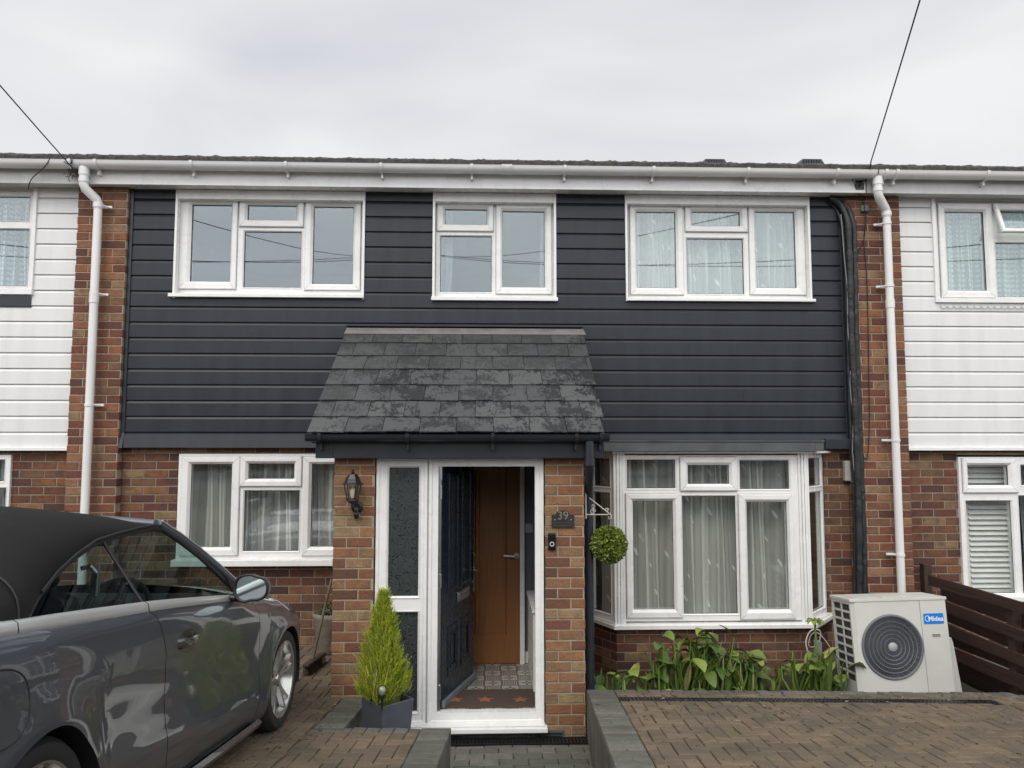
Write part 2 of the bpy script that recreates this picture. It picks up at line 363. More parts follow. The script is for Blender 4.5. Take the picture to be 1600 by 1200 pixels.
# ================================================================ windows
def sash_prof(Y,w,pr=.024): return [(0,Y+.005),(0,Y-pr+.008),(.007,Y-pr),(w-.024,Y-pr),(w-.018,Y-pr+.004),(w-.003,Y-.002),(w,Y+.004),(w,Y+.02)]
def window(parent,Y,outer,sashes,fixed,sillr=None,gl='glass',name='window',mt='upvc',proj=.05,tr=None,label=None,px=True,frame_name=None):
    """outer/sashes/fixed are rectangles; sash=(outer rect, pane rect)"""
    rr=(lambda q: rect(*q,Y)) if px else (lambda q:q)
    o=rr(outer); sash=[(rr(a),rr(b)) for a,b in sashes]; fx=[rr(a) for a in fixed]
    holes=[b for a,b in sash]+[(a[0]-.012,a[1]+.012,a[2]-.012,a[3]+.012) for a in fx]
    mb=MB(); mb.plate(*o,holes,Y,Y+.06)
    for a in fx:
        mb.rings(a[0]-.014,a[1]+.014,a[2]-.014,a[3]+.014,[(0,Y-.001),(.003,Y-.006),(.013,Y+.006),(.014,Y+.02)],0)
        mb.rings(*a,[(-.001,Y+.012),(.004,Y+.014)],1)
    if tr is not None: mb.xf(tr)
    win=part(mb,name,[M[mt],M['gasket']],parent); 
    if label: win['label']=label
    base=win
    def sub(mb,nm,mats,**k):
        if tr is not None: mb.xf(tr)
        q=part(mb,nm,mats,parent_for(win),**k); return q
    for a,b in sash:
        mb=MB(); w=(b[0]-a[0]+a[1]-b[1]+b[2]-a[2]+a[3]-b[3])/4
        rows=[]
        for i,y in sash_prof(Y,w):
            t=i/w
            rows.append([(a[0]+(b[0]-a[0])*t,y,a[2]+(b[2]-a[2])*t),(a[1]+(b[1]-a[1])*t,y,a[2]+(b[2]-a[2])*t),(a[1]+(b[1]-a[1])*t,y,a[3]+(b[3]-a[3])*t),(a[0]+(b[0]-a[0])*t,y,a[3]+(b[3]-a[3])*t)])
        mb.grid(rows,0,True)
        mb.rings(*b,[(-.001,Y+.006),(.004,Y+.008)],1)
        # dark shadow gap round the sash, mitre joints at its corners
        mb.rings(a[0]-.003,a[1]+.003,a[2]-.003,a[3]+.003,[(0,Y-.0015),(.004,Y-.0015)],1)
        for sx,sz,ux,uz in ((a[0],a[2],1,1),(a[1],a[2],-1,1),(a[1],a[3],-1,-1),(a[0],a[3],1,-1)):
            d=w-.026; e=.0011; q=Y-.0247
            p=[(sx+ux*.008+e*uz*ux*0-e,q,sz+uz*.008+e*ux*uz),(sx+ux*.008+e,q,sz+uz*.008-e*ux*uz),(sx+ux*d+e,q,sz+uz*d-e*ux*uz),(sx+ux*d-e,q,sz+uz*d+e*ux*uz)]
            mb.face(p,2)
        sub(mb,'sash',[M[mt],M['gasket'],M['mitre']])
    for b in [x[1] for x in sash]+fx:
        mb=MB(); mb.box(b[0]-.004,b[1]+.004,Y+.018,Y+.024,b[2]-.004,b[3]+.004); sub(mb,'pane',M[gl])
    if sillr:
        s=rr(sillr) ; mb=MB()
        prof=[(Y+.03,s[3]+.004),(Y-proj+.012,s[3]),(Y-proj,s[3]-.006),(Y-proj,s[2]+.003),(Y-proj+.004,s[2]),(Y+.03,s[2]+.004)]
        mb.grid([[(s[0],y,z),(s[1],y,z)] for y,z in prof])
        mb.face([(s[0],y,z) for y,z in prof]); mb.face([(s[1],y,z) for y,z in prof][::-1])
        sub(mb,'sill',M[mt])
    return win
def parent_for(w): return w
M['mitre']=mat('mitre joint',(.35,.36,.37),.5)
# ---------------------------------------------------------------- curtains
def voile(name,col,dens=.72,leaf=0,circ=0,leafcol=(.85,.87,.85)):
    m=bpy.data.materials.new(name); m.use_nodes=True; N=m.node_tree.nodes; Lk=m.node_tree.links; N.remove(N['Principled BSDF'])
    o=N['Material Output']; d=N.new('ShaderNodeBsdfDiffuse'); t=N.new('ShaderNodeBsdfTransparent'); tr=N.new('ShaderNodeBsdfTranslucent'); tr.inputs[0].default_value=(*col,1)
    a=N.new('ShaderNodeMixShader'); a.inputs[0].default_value=.25; b=N.new('ShaderNodeMixShader')
    Lk.new(d.outputs[0],a.inputs[1]); Lk.new(tr.outputs[0],a.inputs[2]); Lk.new(t.outputs[0],b.inputs[1]); Lk.new(a.outputs[0],b.inputs[2]); Lk.new(b.outputs[0],o.inputs[0])
    b.inputs[0].default_value=dens; d.inputs[0].default_value=(*col,1)
    lw=N.new('ShaderNodeLayerWeight'); lw.inputs[0].default_value=.5
    fd=N.new('ShaderNodeMapRange'); fd.inputs['From Min'].default_value=.08; fd.inputs['From Max'].default_value=.75; fd.inputs['To Min'].default_value=dens*.48; fd.inputs['To Max'].default_value=min(1,dens+.28); Lk.new(lw.outputs['Facing'],fd.inputs['Value']); Lk.new(fd.outputs[0],b.inputs[0])
    if leaf or circ:
        tc=N.new('ShaderNodeTexCoord'); m0=N.new('ShaderNodeMapping'); m0.inputs['Rotation'].default_value=(0,R(24) if leaf else 0,0); mp=N.new('ShaderNodeMapping'); mp.inputs['Scale'].default_value=(17,.01,5.0) if leaf else (20,.01,20)
        Lk.new(tc.outputs['Object'],m0.inputs[0]); Lk.new(m0.outputs[0],mp.inputs[0]); v=N.new('ShaderNodeTexVoronoi'); v.inputs['Scale'].default_value=1; v.inputs['Randomness'].default_value=.75 if leaf else .1; Lk.new(mp.outputs[0],v.inputs['Vector'])
        r=N.new('ShaderNodeMapRange'); r.inputs['From Min'].default_value=.24 if leaf else .36; r.inputs['From Max'].default_value=.17 if leaf else .33; Lk.new(v.outputs['Distance'],r.inputs['Value'])
        r2=N.new('ShaderNodeMath'); r2.operation='MULTIPLY_ADD'; r2.use_clamp=True; r2.inputs[1].default_value=.55 if leaf else .2; Lk.new(r.outputs[0],r2.inputs[0]); Lk.new(fd.outputs[0],r2.inputs[2]); Lk.new(r2.outputs[0],b.inputs[0])
        mx=N.new('ShaderNodeMix'); mx.data_type='RGBA'; mx.inputs['A'].default_value=(*col,1); mx.inputs['B'].default_value=(*leafcol,1); Lk.new(r.outputs[0],mx.inputs['Factor']); Lk.new(mx.outputs['Result'],d.inputs[0])
    return m
M['voile']=voile('leaf voile',(.90,.91,.87),.86,leaf=1)
M['voile_up']=voile('upstairs leaf voile',(.88,.90,.86),.92,leaf=1)
M['voile_plain']=voile('plain voile',(.80,.84,.86),.7)
M['voile_warm']=voile('cream voile',(.86,.87,.83),.92)
M['lace']=voile('lace net',(.62,.78,.72),.85,circ=1,leafcol=(.75,.88,.83))
M['lace_white']=voile('white lace net',(.60,.68,.75),.65,circ=1,leafcol=(.85,.9,.95))
def curtain(x0,x1,z0,z1,Y,mt,label,amp=.045,fold=.13,seed=1,group=None,tr=None,scallop=0,gather=0,name='net_curtain'):
    r=random.Random(seed); mb=MB(); n=int((x1-x0)/.006); rows=[]
    ph=[r.uniform(0,6.28) for _ in range(4)]
    nz=9
    for k in range(nz):
        t=k/(nz-1); row=[]
        for i in range(n+1):
            x=x0+(x1-x0)*i/n
            s=x/fold*2*math.pi
            y=amp*(.6*math.sin(s+ph[0]+.9*math.sin(s*.31+ph[1])+.5*t)+.4*math.sin(s*.57+ph[2]+1.1*t)+.22*math.sin(s*2.1+ph[3]))*(1.0-.35*(t if gather else 0))
            z=z0+(z1-z0)*t
            if scallop and k==0: z+=abs(math.sin(x/.075*math.pi))*-.018
            row.append((x+ .012*math.sin(s*.4+3*t),Y+y,z))
        rows.append(row)
    mb.grid(rows)
    if tr is not None: mb.xf(tr)
    o=mb.build(name,M[mt],None,smooth=True)
    # origin to the curtain's foot
    c=Vector(((x0+x1)/2,Y,z0)); 
    if tr is not None: c=tr@c
    for v in o.data.vertices: v.co-=c
    o.location=c
    return tag(o,label,'curtain',group)
# ================================================================ structure: ground
def struct(mb,name,mats,**k): return tag(mb.build(name,mats,None,**k),kind='structure')
mb=MB(); mb.face([(-400,-400,-.3),(400,-400,-.3),(400,400,-.3),(-400,400,-.3)]); struct(mb,'ground',M['soil'])
# sloping drives: frame heads a few degrees to the right going away, and falls towards the house
SL=R(6.9); HD=R(3.4)
def drive_frame(o,SL=SL):
    f=Vector((math.sin(HD)*math.cos(SL),math.cos(HD)*math.cos(SL),-math.sin(SL)))   # away from the camera, downhill
    r=Vector((math.cos(HD),-math.sin(HD),0)); u=r.cross(f)
    m=Matrix((( r.x,f.x,u.x,o[0]),(r.y,f.y,u.y,o[1]),(r.z,f.z,u.z,o[2]),(0,0,0,1))); return m
def paver(mb,a,b,c,d,m=0,h=.03,g=.0025,ch=.004):
    a+=g; b-=g; c+=g; d-=g
    if b-a<.015 or d-c<.015: return
    t=rnd.gauss(0,.0016); tx=rnd.uniform(-.0016,.0016)
    q=len(mb.v)
    mb.v+=[(a,c,-h),(b,c,-h),(b,d,-h),(a,d,-h),(a,c,t-ch),(b,c,t-ch),(b,d,t-ch),(a,d,t-ch),(a+ch,c+ch,t-tx),(b-ch,c+ch,t+tx),(b-ch,d-ch,t+tx),(a+ch,d-ch,t-tx)]
    F=[(8,9,10,11)]+[(j,(j+1)%4,4+(j+1)%4,4+j) for j in range(4)]+[(4+j,4+(j+1)%4,8+(j+1)%4,8+j) for j in range(4)]
    for f in F: mb.f.append(tuple(q+i for i in f)); mb.m.append(m)
def herring(mb,x0,x1,y0,y1,holes=(),m=0,u=.0875,ox=0,oy=0):
    def put(a,b,c,d):
        a=max(a,x0); b=min(b,x1); c=max(c,y0); d=min(d,y1)
        if b-a<.02 or d-c<.02: return
        cx,cy=(a+b)/2,(c+d)/2
        for h in holes:
            if h[0]<b and h[1]>a and h[2]<d and h[3]>c:
                # trim against the hole along its nearest side
                opts=[(h[0]-a,(a,h[0],c,d)),(b-h[1],(h[1],b,c,d)),(h[2]-c,(a,b,c,h[2])),(d-h[3],(a,b,h[3],d))]
                o=max(opts); 
                if o[0]<.02: return
                a,b,c,d=o[1]
        paver(mb,a,b,c,d,m)
    i0,i1=int((x0-ox)/u)-2,int((x1-ox)/u)+2; j0,j1=int((y0-oy)/u)-2,int((y1-oy)/u)+2
    for i in range(i0,i1):
        for j in range(j0,j1):
            t=(i-j)%4; X=ox+i*u; Y=oy+j*u
            if t==0: put(X,X+2*u,Y,Y+u)
            elif t==2: put(X,X+u,Y-u,Y+u)
def rowpav(mb,x0,x1,y0,y1,along,m=1,L=.2):
    if along=='x':
        x=x0+rnd.uniform(-.05,0)
        while x<x1: paver(mb,max(x,x0),min(x+L,x1),y0,y1,m); x+=L
    else:
        y=y0
        while y<y1: paver(mb,x0,x1,y,min(y+L,y1),m); y+=L
# --- left drive (the car's): reference point = foot of the porch pier
pL=at(516,1090,5.8); SLL=R(5.2); DL=drive_frame((pL.x,pL.y,pL.z),SLL); DLi=DL.inverted(); nL=DL.to_3x3()@Vector((0,0,1))
def onL(px,py): return DLi@onplane(px,py,pL,nL)
pf=onL(537,1138); pb=onL(557,1092); pr=onL(706,1137)
mb=MB(); PX0=pf.x; PX1=pr.x; PY=(pf.y+pr.y)/2       # pit corner, drive's right edge, pit front
rowpav(mb,PX0-.19,PX0,PY,-.02,'y',1,.0875)              # coping down the side of the pit
rowpav(mb,PX0,PX1-.19,PY-.1,PY,'x',1,.0875)
rowpav(mb,PX1-.19,PX1,-7,PY,'y',1,.0875)
herring(mb,-5,PX0-.19,-7,0,holes=[],m=0)
herring(mb,PX0-.19,PX1-.19,-7,PY-.1,m=0)
o=struct(mb,'left_driveway',[M['paver'],M['paver_grey']]); o.matrix_world=DL
o=None
mb=MB()   # bedding under the blocks, with the pit left open
for a,b,c,d in ((-8,PX0-.004,-7,0),(PX0-.004,PX1-.004,-7,PY-.004)):
    mb.box(a,b,c,d,-.9,-.016)
o=struct(mb,'left_driveway_bed',[M['concrete']]); o.matrix_world=DL
DF=drive_frame((pL.x,pL.y,pL.z)); _r3=Vector((math.cos(HD),-math.sin(HD),0)); _f3=Vector((math.sin(HD),math.cos(HD),0))
DF=Matrix(((_r3.x,_f3.x,0,pL.x),(_r3.y,_f3.y,0,pL.y),(0,0,1,pL.z),(0,0,0,1)))
mb=MB(); herring(mb,-5,-.05,0,1.7,m=0); herring(mb,-.05,.3,.0,1.5,m=0); mb.box(-8,.3,.0,1.7,-.9,-.016,2)
o=struct(mb,'front_paving',[M['paver'],M['paver_grey'],M['joint']]); o.matrix_world=DF
# --- right drive
pR=at(916,1077,5.8); DR=drive_frame((pR.x,pR.y,pR.z)); DRi=DR.inverted(); nR=DR.to_3x3()@Vector((0,0,1))
def onR(px,py): return DRi@onplane(px,py,pR,nR)
RW=onR(1557,1075).x
dA=onR(962,1096); dB=onR(1540,1092)
DY=(dA.y+dB.y)/2
mb=MB()
rowpav(mb,.0,.2,-7,0,'y',1,.0875)
rowpav(mb,.2,RW,-.1,0,'x',1,.0875)
rowpav(mb,.2,RW-.1,-.2,-.1,'x',0,.2)
rowpav(mb,RW-.1,RW+.15,-7,-.1,'y',1,.0875)
herring(mb,.2,RW-.1,-7,-.2,holes=[(.2,RW-.3,DY-.06,DY+.06)])
o=struct(mb,'right_driveway',[M['paver'],M['paver_grey']]); o.matrix_world=DR
mb=MB(); 
for a,b,c,d in ((.004,.2,-7,-.004),(.2,RW+.15,-7,DY-.06),(.2,RW+.15,DY+.06,-.004),(RW-.3,RW+.15,DY-.07,DY+.07)): mb.box(a,b,c,d,-.5,-.016)
mb.box(.2,RW-.3,DY-.06,DY+.06,-.5,-.07)
o=struct(mb,'right_driveway_bed',[M['joint']]); o.matrix_world=DR
mb=MB(); mb.box(0,.12,-7,-.002,-1.2,-.018,0); mb.box(.12,RW,-.1,-.006,-.9,-.5,0)
o=mb.build('retaining_wall',[M['concrete']],None); o.matrix_world=DR
tag(o,'low stained concrete retaining wall holding up the right block paved drive','retaining wall')
# --- sunken path with steps going up behind the camera, door apron
mb=MB()
def flat(x0,x1,y0,y1,z,along='x'):
    y=y0; k=0
    while y<y1-.02:
        x=x0-(k%2)*.1
        while x<x1:
            q=len(mb.v); paver(mb,max(x,x0),min(x+.2,x1),y,min(y+.1,y1),0); 
            for t in range(q,len(mb.v)): v=mb.v[t]; mb.v[t]=(v[0],v[1],v[2]+z)
            x+=.2
        y+=.1; k+=1
flat(-1.0,.95,4.0,5.64,0.0)
mb.box(-1.0,.95,3.9,5.65,-.2,-.016,1); mb.box(-1.0,.95,5.65,5.9,-.2,-.05,1)
for k in range(9):
    zt=.16*(k+1); y1=4.0-.34*k
    flat(-1.0,1.1,y1-.34,y1,zt); mb.box(-1.0,1.1,y1-.35,y1,-.2,zt-.016,1)
struct(mb,'path',[M['paver_grey'],M['joint']])
# bed, margins by the house, street
mb=MB(); n=60
rows=[]
for j in range(16):
    rows.append([(.75+i*(3.35/n),5.8+j*.1,.10+.03*mnoise.noise(Vector((i*.35,j*.5,1)))) for i in range(n+1)])
mb.grid(rows); struct(mb,'flower_bed',M['soil'],smooth=True)
mb=MB(); mb.box(-9,-4.2,-1.2,7.3,-.3,.25); mb.box(4.3,12,-1.2,7.3,-.3,.15); struct(mb,'neighbouring_yards',M['concrete'])
mb=MB(); mb.box(-80,80,-9.5,-3.4,.9,1.12); struct(mb,'street',M['asphalt'])
mb=MB(); mb.box(-80,80,-3.4,-1.15,.9,1.24); mb.box(-80,80,-11.7,-9.5,.9,1.24); struct(mb,'pavement',M['concrete'])
# ================================================================ the middle house
WY=7.25; CY=7.2; ZC=2.10; ZT=4.535
XL0,XL1=-3.806,-3.348; XR0,XR1=3.465,4.006
house=empty('terraced_house',(0,WY,0),'middle terraced house clad in anthracite boards over red brick','house','houses of the terrace')
UL=rect(273,297,570,467,CY); UM=rect(676,305,869,471,CY); UR=rect(977,312,1266,472,CY)
UL=(UL[0],UL[1],UL[2],ZT); UM=(UM[0],UM[1],UM[2],ZT); UR=(UR[0],UR[1],UR[2],ZT)
GL=rect(276,708,572,882,WY)
BAYH=(at(932,900,WY).x,at(1292,900,WY).x,at(1100,960,WY).z-.1,2.03)
PORH=(-1.0,.62,.1,2.03)
brickwall('brick_wall',house,XL1,XR0,-.2,ZC+.03,WY,[GL,BAYH,PORH],[M['brick'],M['mortar_dark']])
mb=MB(); mb.plate(XL1,XR0,ZC+.03,ZT+.05,[UL,UM,UR],7.246,7.34); part(mb,'upper_wall',M['dark'],house)
# interior shell: floor slabs, back wall, party walls
mb=MB()
mb.box(XL0-.0,XR1,11.0,11.1,-.2,4.6); mb.box(XL1-.2,XL1-.1,7.35,11,-.2,4.6); mb.box(XR0+.1,XR0+.2,7.35,11,-.2,4.6)
mb.box(XL1-.1,XR0+.1,7.35,11,2.12,2.3); mb.box(XL1-.1,XR0+.1,7.35,11,.02,.16); mb.box(XL1-.1,XR0+.1,7.35,11,4.56,4.62)
mb.box(-.95,-.88,7.36,11,.16,2.12); mb.box(.60,.68,7.36,11,.16,2.12); mb.box(-.9,-.8,7.36,11,2.3,4.56); mb.box(.95,1.05,7.36,11,2.3,4.56)
part(mb,'interior',M['plaster'],house)
mb=MB(); x1c=at(1316,500,CY).x
BX1=at(1284,700,CY).x
cladding(mb,XL1+.035,x1c,ZC,ZT,CY,[UL,UM,UR,(at(950,700,CY).x,BX1,ZC-.1,ZC+.075)])
jx=at(745,500,CY).x; mb.box(jx,jx+.004,CY-.0015,CY+.01,ZC+.1465*8.02,ZC+.1465*9.8,1); jx=at(1160,560,CY).x; mb.box(jx,jx+.003,CY-.0012,CY+.01,ZC+.1465*3.02,ZC+.1465*3.8,1)
part(mb,'cladding',[M['clad_dark'],M['gasket']],house)
mb=MB(); # edge trims of the cladding
mb.box(XL1+.002,XL1+.035,CY-.012,CY+.045,ZC+.12,ZT)
mb.grid([[(XL1-.03,CY-.045,ZC),(XL1+.035,CY-.05,ZC)],[(XL1+.002,CY-.013,ZC+.14),(XL1+.036,CY-.013,ZC+.14)]])
mb.grid([[(XL1-.03,CY+.04,ZC),(XL1-.03,CY-.045,ZC)],[(XL1+.002,CY+.04,ZC+.14),(XL1+.002,CY-.013,ZC+.14)]])
part(mb,'corner_trim',M['anth'],house,bevel=.003)
mb=MB(); mb.box(x1c,x1c+.03,CY-.012,CY+.045,ZC,ZT); part(mb,'corner_trim',M['anth'],house,bevel=.003)
mb=MB(); 
for u in (UL,UM,UR): mb.box(u[0],u[1],CY+.003,CY+.05,u[2]-.035,u[2]-.001)
part(mb,'sill_flashing',mat('lead and sealant',(.05,.05,.05),.7,col2=(.30,.30,.29),vscale=35,stretch=(1,1,.3),detail=7),house)
# brick piers between the houses
pier('brick_pier',house,XL0,XL1,7.15,-.2,4.53,7.34,[M['brick_pier'],M['mortar']])
pier('brick_pier',house,XR0,XR1,7.15,-.2,4.53,7.34,[M['brick_pier'],M['mortar']],phase=1)
# ---- windows upstairs, recessed in white boxed reveals
WR=7.275
def reveal(u,nm='window_reveal'):
    mb=MB(); t=.022
    mb.box(u[0]-t*0,u[0]+t,CY-.018,WR+.02,u[2],u[3]); mb.box(u[1]-t,u[1],CY-.018,WR+.02,u[2],u[3]); mb.box(u[0]+t,u[1]-t,CY-.018+.003,WR+.02,u[3]-.09,u[3]-.003)
    return mb
def up_window(u,outer,sashes,fixed,sill,label):
    wdw=window(house,WR,outer,sashes,fixed,sill,label=label,proj=.115)
    part(reveal(u),'reveal',M['upvc'],wdw,bevel=.002)
    return wdw
up_window(UL,(279,306,566,465),[((281,308,371,452),(298.5,320,361,440)),((375,309,475,355),(387,321,464,344)),((477,311,564,454),(489,323,552,444))],[(381,362,470,449)],(270,462,571,468),'three light upstairs window with bare glass above the car side')
up_window(UM,(681,311,866,469),[((683,314,771,362),(695,327,761,351)),((775,317,862,460),(785,330,851,449))],[(688,369,768,456)],(675,467,870,473),'two light upstairs window above the porch roof')
up_window(UR,(982,316,1262,470),[((984,320,1067,461),(995,331,1056,450)),((1070,320,1167,363),(1081,331,1156,353)),((1170,320,1257,461),(1181,331,1243,450))],[(1074,373,1162,459)],(977,469,1267,474),'three light upstairs window with leaf voile above the bay')
# ---- ground floor left window
window(house,WY-.03,(277,709,570,876),[((283,713,374,868),(297,725,361,855)),((376,713,472,760),(388,724,460,748)),((473,714,566,868),(486,725,553,854))],[(381,767,467,861)],(272,873,572,883),gl='glass_low',label='three light ground floor window partly behind car and porch',proj=.08)
# ---- curtains
RX=lambda u,Y,a=0: rect(*u,Y)
def cur(pr,Y,*a,**k):
    q=rect(*pr,Y); return curtain(q[0],q[1],q[2],q[3],Y,*a,**k)
cur((984,318,1262,462),7.40,'voile_up','white leaf patterned voile in the upstairs window above the bay',seed=3)
cur((282,711,568,872),7.40,'voile_warm','pale leaf voile gathered in the ground floor window behind the car',seed=5,amp=.05)
cur((683,316,706,462),7.40,'voile_plain','sheer white drape hanging at the left side of the window above the porch',seed=8,amp=.02)
cur((845,316,864,462),7.42,'voile_plain','sheer white drape hanging at the right side of the window above the porch',seed=9,amp=.02)
# ================================================================ bay window
BY=6.9
bs=rect(962,712,1262,975,BY)   # front of the bay: x0,x1
bx0=at(962,850,BY).x; bx1=at(1262,850,BY).x; zs=at(1100,978,BY-.05).z; zt=at(1100,706,BY).z
ix0=at(925,850,WY).x-.05; ix1=at(1291,850,WY).x
bay=empty('bay_window',((bx0+bx1)/2,BY,0),'white angled bay window on a brick base right of the porch','bay window')
# facet frames: unit X along the facet, origin at its outer corner
def facet(p,q):
    d=Vector((q[0]-p[0],q[1]-p[1],0)); L=d.length; d/=L; n=Vector((-d.y,d.x,0))
    return Matrix(((d.x,n.x,0,p[0]),(d.y,n.y,0,p[1]),(0,0,1,0),(0,0,0,1))),L
FL,LL=facet((ix0,WY+.02),(bx0,BY)); FR,LR=facet((bx1,BY),(ix1,WY+.02))
brickwall('brick_base',bay,bx0,bx1,-.1,zs-.02,BY,mats=[M['brick'],M['mortar_dark']],solid=.2)
brickwall('brick_base',bay,0,LL,-.1,zs-.02,0,mats=[M['brick'],M['mortar_dark']],xf=FL)
brickwall('brick_base',bay,0,LR,-.1,zs-.02,0,mats=[M['brick'],M['mortar_dark']],xf=FR,phase=1)
window(bay,BY-.02,(976,711,1249,970),
  [((978,771,1065,965),(989.5,782.5,1052.5,952)),((1062,714,1151,767),(1074.5,726.5,1139,756)),((1155,772,1240,967),(1168,784,1231,952))],
  [(980,718.5,1055,763),(1156.5,719.5,1233,764),(1067.5,775.5,1151,959)],None,gl='glass_low',name='front_frame')
def facet_window(F,L,nm):
    z0,z1=zs+.01,zt
    zt1=at(1100,766,BY).z
    window(bay,.0,(0.0,L,z0,z1),[],[(.075,L-.075,z0+.075,zt1-.03),(.075,L-.075,zt1+.03,z1-.06)],None,gl='glass_low',name=nm,tr=F,px=False)
facet_window(FL,LL,'side_frame'); facet_window(FR,LR,'side_frame')
mb=MB()   # moulded corner posts
for (x,s) in ((bx0,1),(bx1,-1)):
    xx=at(976 if s>0 else 1249,850,BY).x
    a,b=sorted((x-s*.02,xx+s*.004))
    wd=(b-a)/4
    for k in range(4): mb.box(a+wd*k+.002,a+wd*(k+1)-.002,BY-.026-(.012 if k in (1,2) else 0.0),BY+.05,zs,zt)
    mb.box(a,b,BY-.018,BY+.055,zs,zt-.002)
part(mb,'corner_post',M['upvc'],bay,bevel=.003)
def ringpoly(off,x_in=0):  # plan outline of the bay pushed outwards
    k=off*.41
    return [(ix0-off*.2,WY-off*.35),(bx0-k,BY-off),(bx1+k,BY-off),(ix1+off*.9,WY-off*.0)]
def slab(mb,off,z0,z1,m=0,yb=WY-.002,offl=None):
    P=ringpoly(off); P=[(P[0][0],yb)]+P[0:1]+P[1:3]+[(P[3][0],yb)]
    P=[P[0],P[2],P[3],P[4]]
    mb.face([(x,y,z1) for x,y in P],m); mb.face([(x,y,z0) for x,y in P[::-1]],m)
    for a,b in zip(P,P[1:]+P[:1]): mb.face([(*a,z0),(*b,z0),(*b,z1),(*a,z1)],m)
mb=MB(); slab(mb,.075,zs-.022,zs+.008); slab(mb,.045,zs+.008,zs+.022); part(mb,'sill',M['upvc'],bay,bevel=.004)
zc0=at(1100,705,6.78).z; zc1=at(1100,688,6.76).z
mb=MB(); slab(mb,.085,zc0-.02,zc0+.0); slab(mb,.0,zt-.002,zc0-.02); part(mb,'head_board',M['upvc'],bay,bevel=.003)
mb=MB(); xa=at(943,695,6.77).x; xb=at(1287,695,6.77).x
mb.box(xa,xb,6.77,7.19,zc0,zc1-.012); mb.box(xa-.005,xb+.006,6.76,7.19,zc1-.0119,zc1)
mb.box(xb-.075,xb-.0725,6.767,6.78,zc0,zc1-.013)
part(mb,'flat_roof',M['anth_weather'],bay,bevel=.004)
mb=MB(); mb.box(at(1286,700,CY).x,x1c+.03,CY-.06,CY+.02,ZC-.01,ZC+.085); part(mb,'corner_trim',M['anth'],house,bevel=.003)
q=rect(980,714,1246,965,7.03)
curtain(q[0],q[1],q[2]-.02,q[3],7.08,'voile','grey leaf voile gathered across the front of the bay window',amp=.055,fold=.14,seed=12,scallop=1)
curtain(.04,LL-.03,zs+.04,zt-.03,.14,'voile','dark grey voile hanging in the left side light of the bay',amp=.015,seed=13,tr=FL)
curtain(.06,LR-.03,zs+.04,zt-.03,.14,'voile','strip of pale voile in the narrow right side light of the bay',amp=.015,seed=14,tr=FR)
# ================================================================ eaves
FY=7.04
def eaves(h,x0,x1,mt,seams=()):
    mb=MB(); mb.box(x0,x1,FY,FY+.02,4.526,4.70); mb.box(x0,x1,FY-.003,FY+.001,4.526,4.534)
    for s in seams: mb.box(s,s+.026,FY-.004,FY+.0,4.53,4.69)
    part(mb,'fascia',M[mt],h,bevel=.002)
    mb=MB(); mb.box(x0,x1,FY+.02,CY+.14,4.537,4.548); part(mb,'soffit',M[mt],h)
def gutter(h,x0,x1,brackets,joints,name='gutter',mt='pipe_white',yc=6.965,zc=4.70,r=.062):
    mb=MB(); rows=[]
    prof=[]
    for k in range(13):
        a=math.pi+math.pi*k/12; prof.append((yc+r*math.cos(a)*1.0,zc+r*math.sin(a)*.95))
    prof=[(yc-r+.001,zc+.006),(yc-r-.003,zc+.006)]+prof+[(yc+r,zc+.006)]
    inner=[(yc+(y-yc)*.94,zc+(z-zc)*.94+.001) for y,z in prof[::-1]]
    P=prof+inner
    mb.grid([[(x,y,z) for y,z in P] for x in (x0,x1)],0,True)
    g=part(mb,name,M[mt],h); autosmooth(g,50)
    for b in brackets:
        mb=MB(); R2=r+.011
        rows=[]
        for k in range(13):
            a=math.pi*.97+math.pi*.88*k/12
            for _ in (0,): rows.append((yc+R2*math.cos(a),zc+R2*math.sin(a)*.95))
        rows=[(yc-r-.004,zc+.013),(yc-R2-.002,zc+.010)]+rows
        wv=.013
        Q=rows+[(yc+(y-yc)*.93,zc+(z-zc)*.93) for y,z in rows[::-1]]
        mb.grid([[(b+dx,y,z) for y,z in Q] for dx in (-wv,wv)],0,True)
        mb.face([(b-wv,y,z) for y,z in Q]); mb.face([(b+wv,y,z) for y,z in Q][::-1])
        mb.box(b-.009,b+.009,yc+r*.3,FY if mt=='pipe_white' else yc+.075,zc-.105,zc-.05)
        part(mb,'bracket',M[mt],g)
    for b in joints:
        mb=MB(); R2=r+.009; L=.04
        Q=[(yc+R2*math.cos(math.pi+math.pi*k/12),zc+.008+R2*math.sin(math.pi+math.pi*k/12)*.98) for k in range(13)]
        Q=Q+[(yc+(y-yc)*.96,zc+(z-zc)*.96) for y,z in Q[::-1]]
        mb.grid([[(b+dx,y,z) for y,z in Q] for dx in (-L,L)],0,True)
        for dx in (-L,L):
            mb.grid([[(b+dx+e,yc+(y-yc)*1.06,zc+(z-zc)*1.06) for y,z in Q[:13]] for e in (-.008,.008)])
        part(mb,'joint_clip',M[mt],g)
    return g
gx=lambda px: at(px,262,6.9).x
eaves(house,at(128,270,FY).x,at(1352,280,FY).x,'upvc',[at(941,280,FY).x])
gutter(house,gx(112),gx(1372),[gx(v) for v in (147,297,446,595,737,883,1022,1170,1310)],[gx(792)])
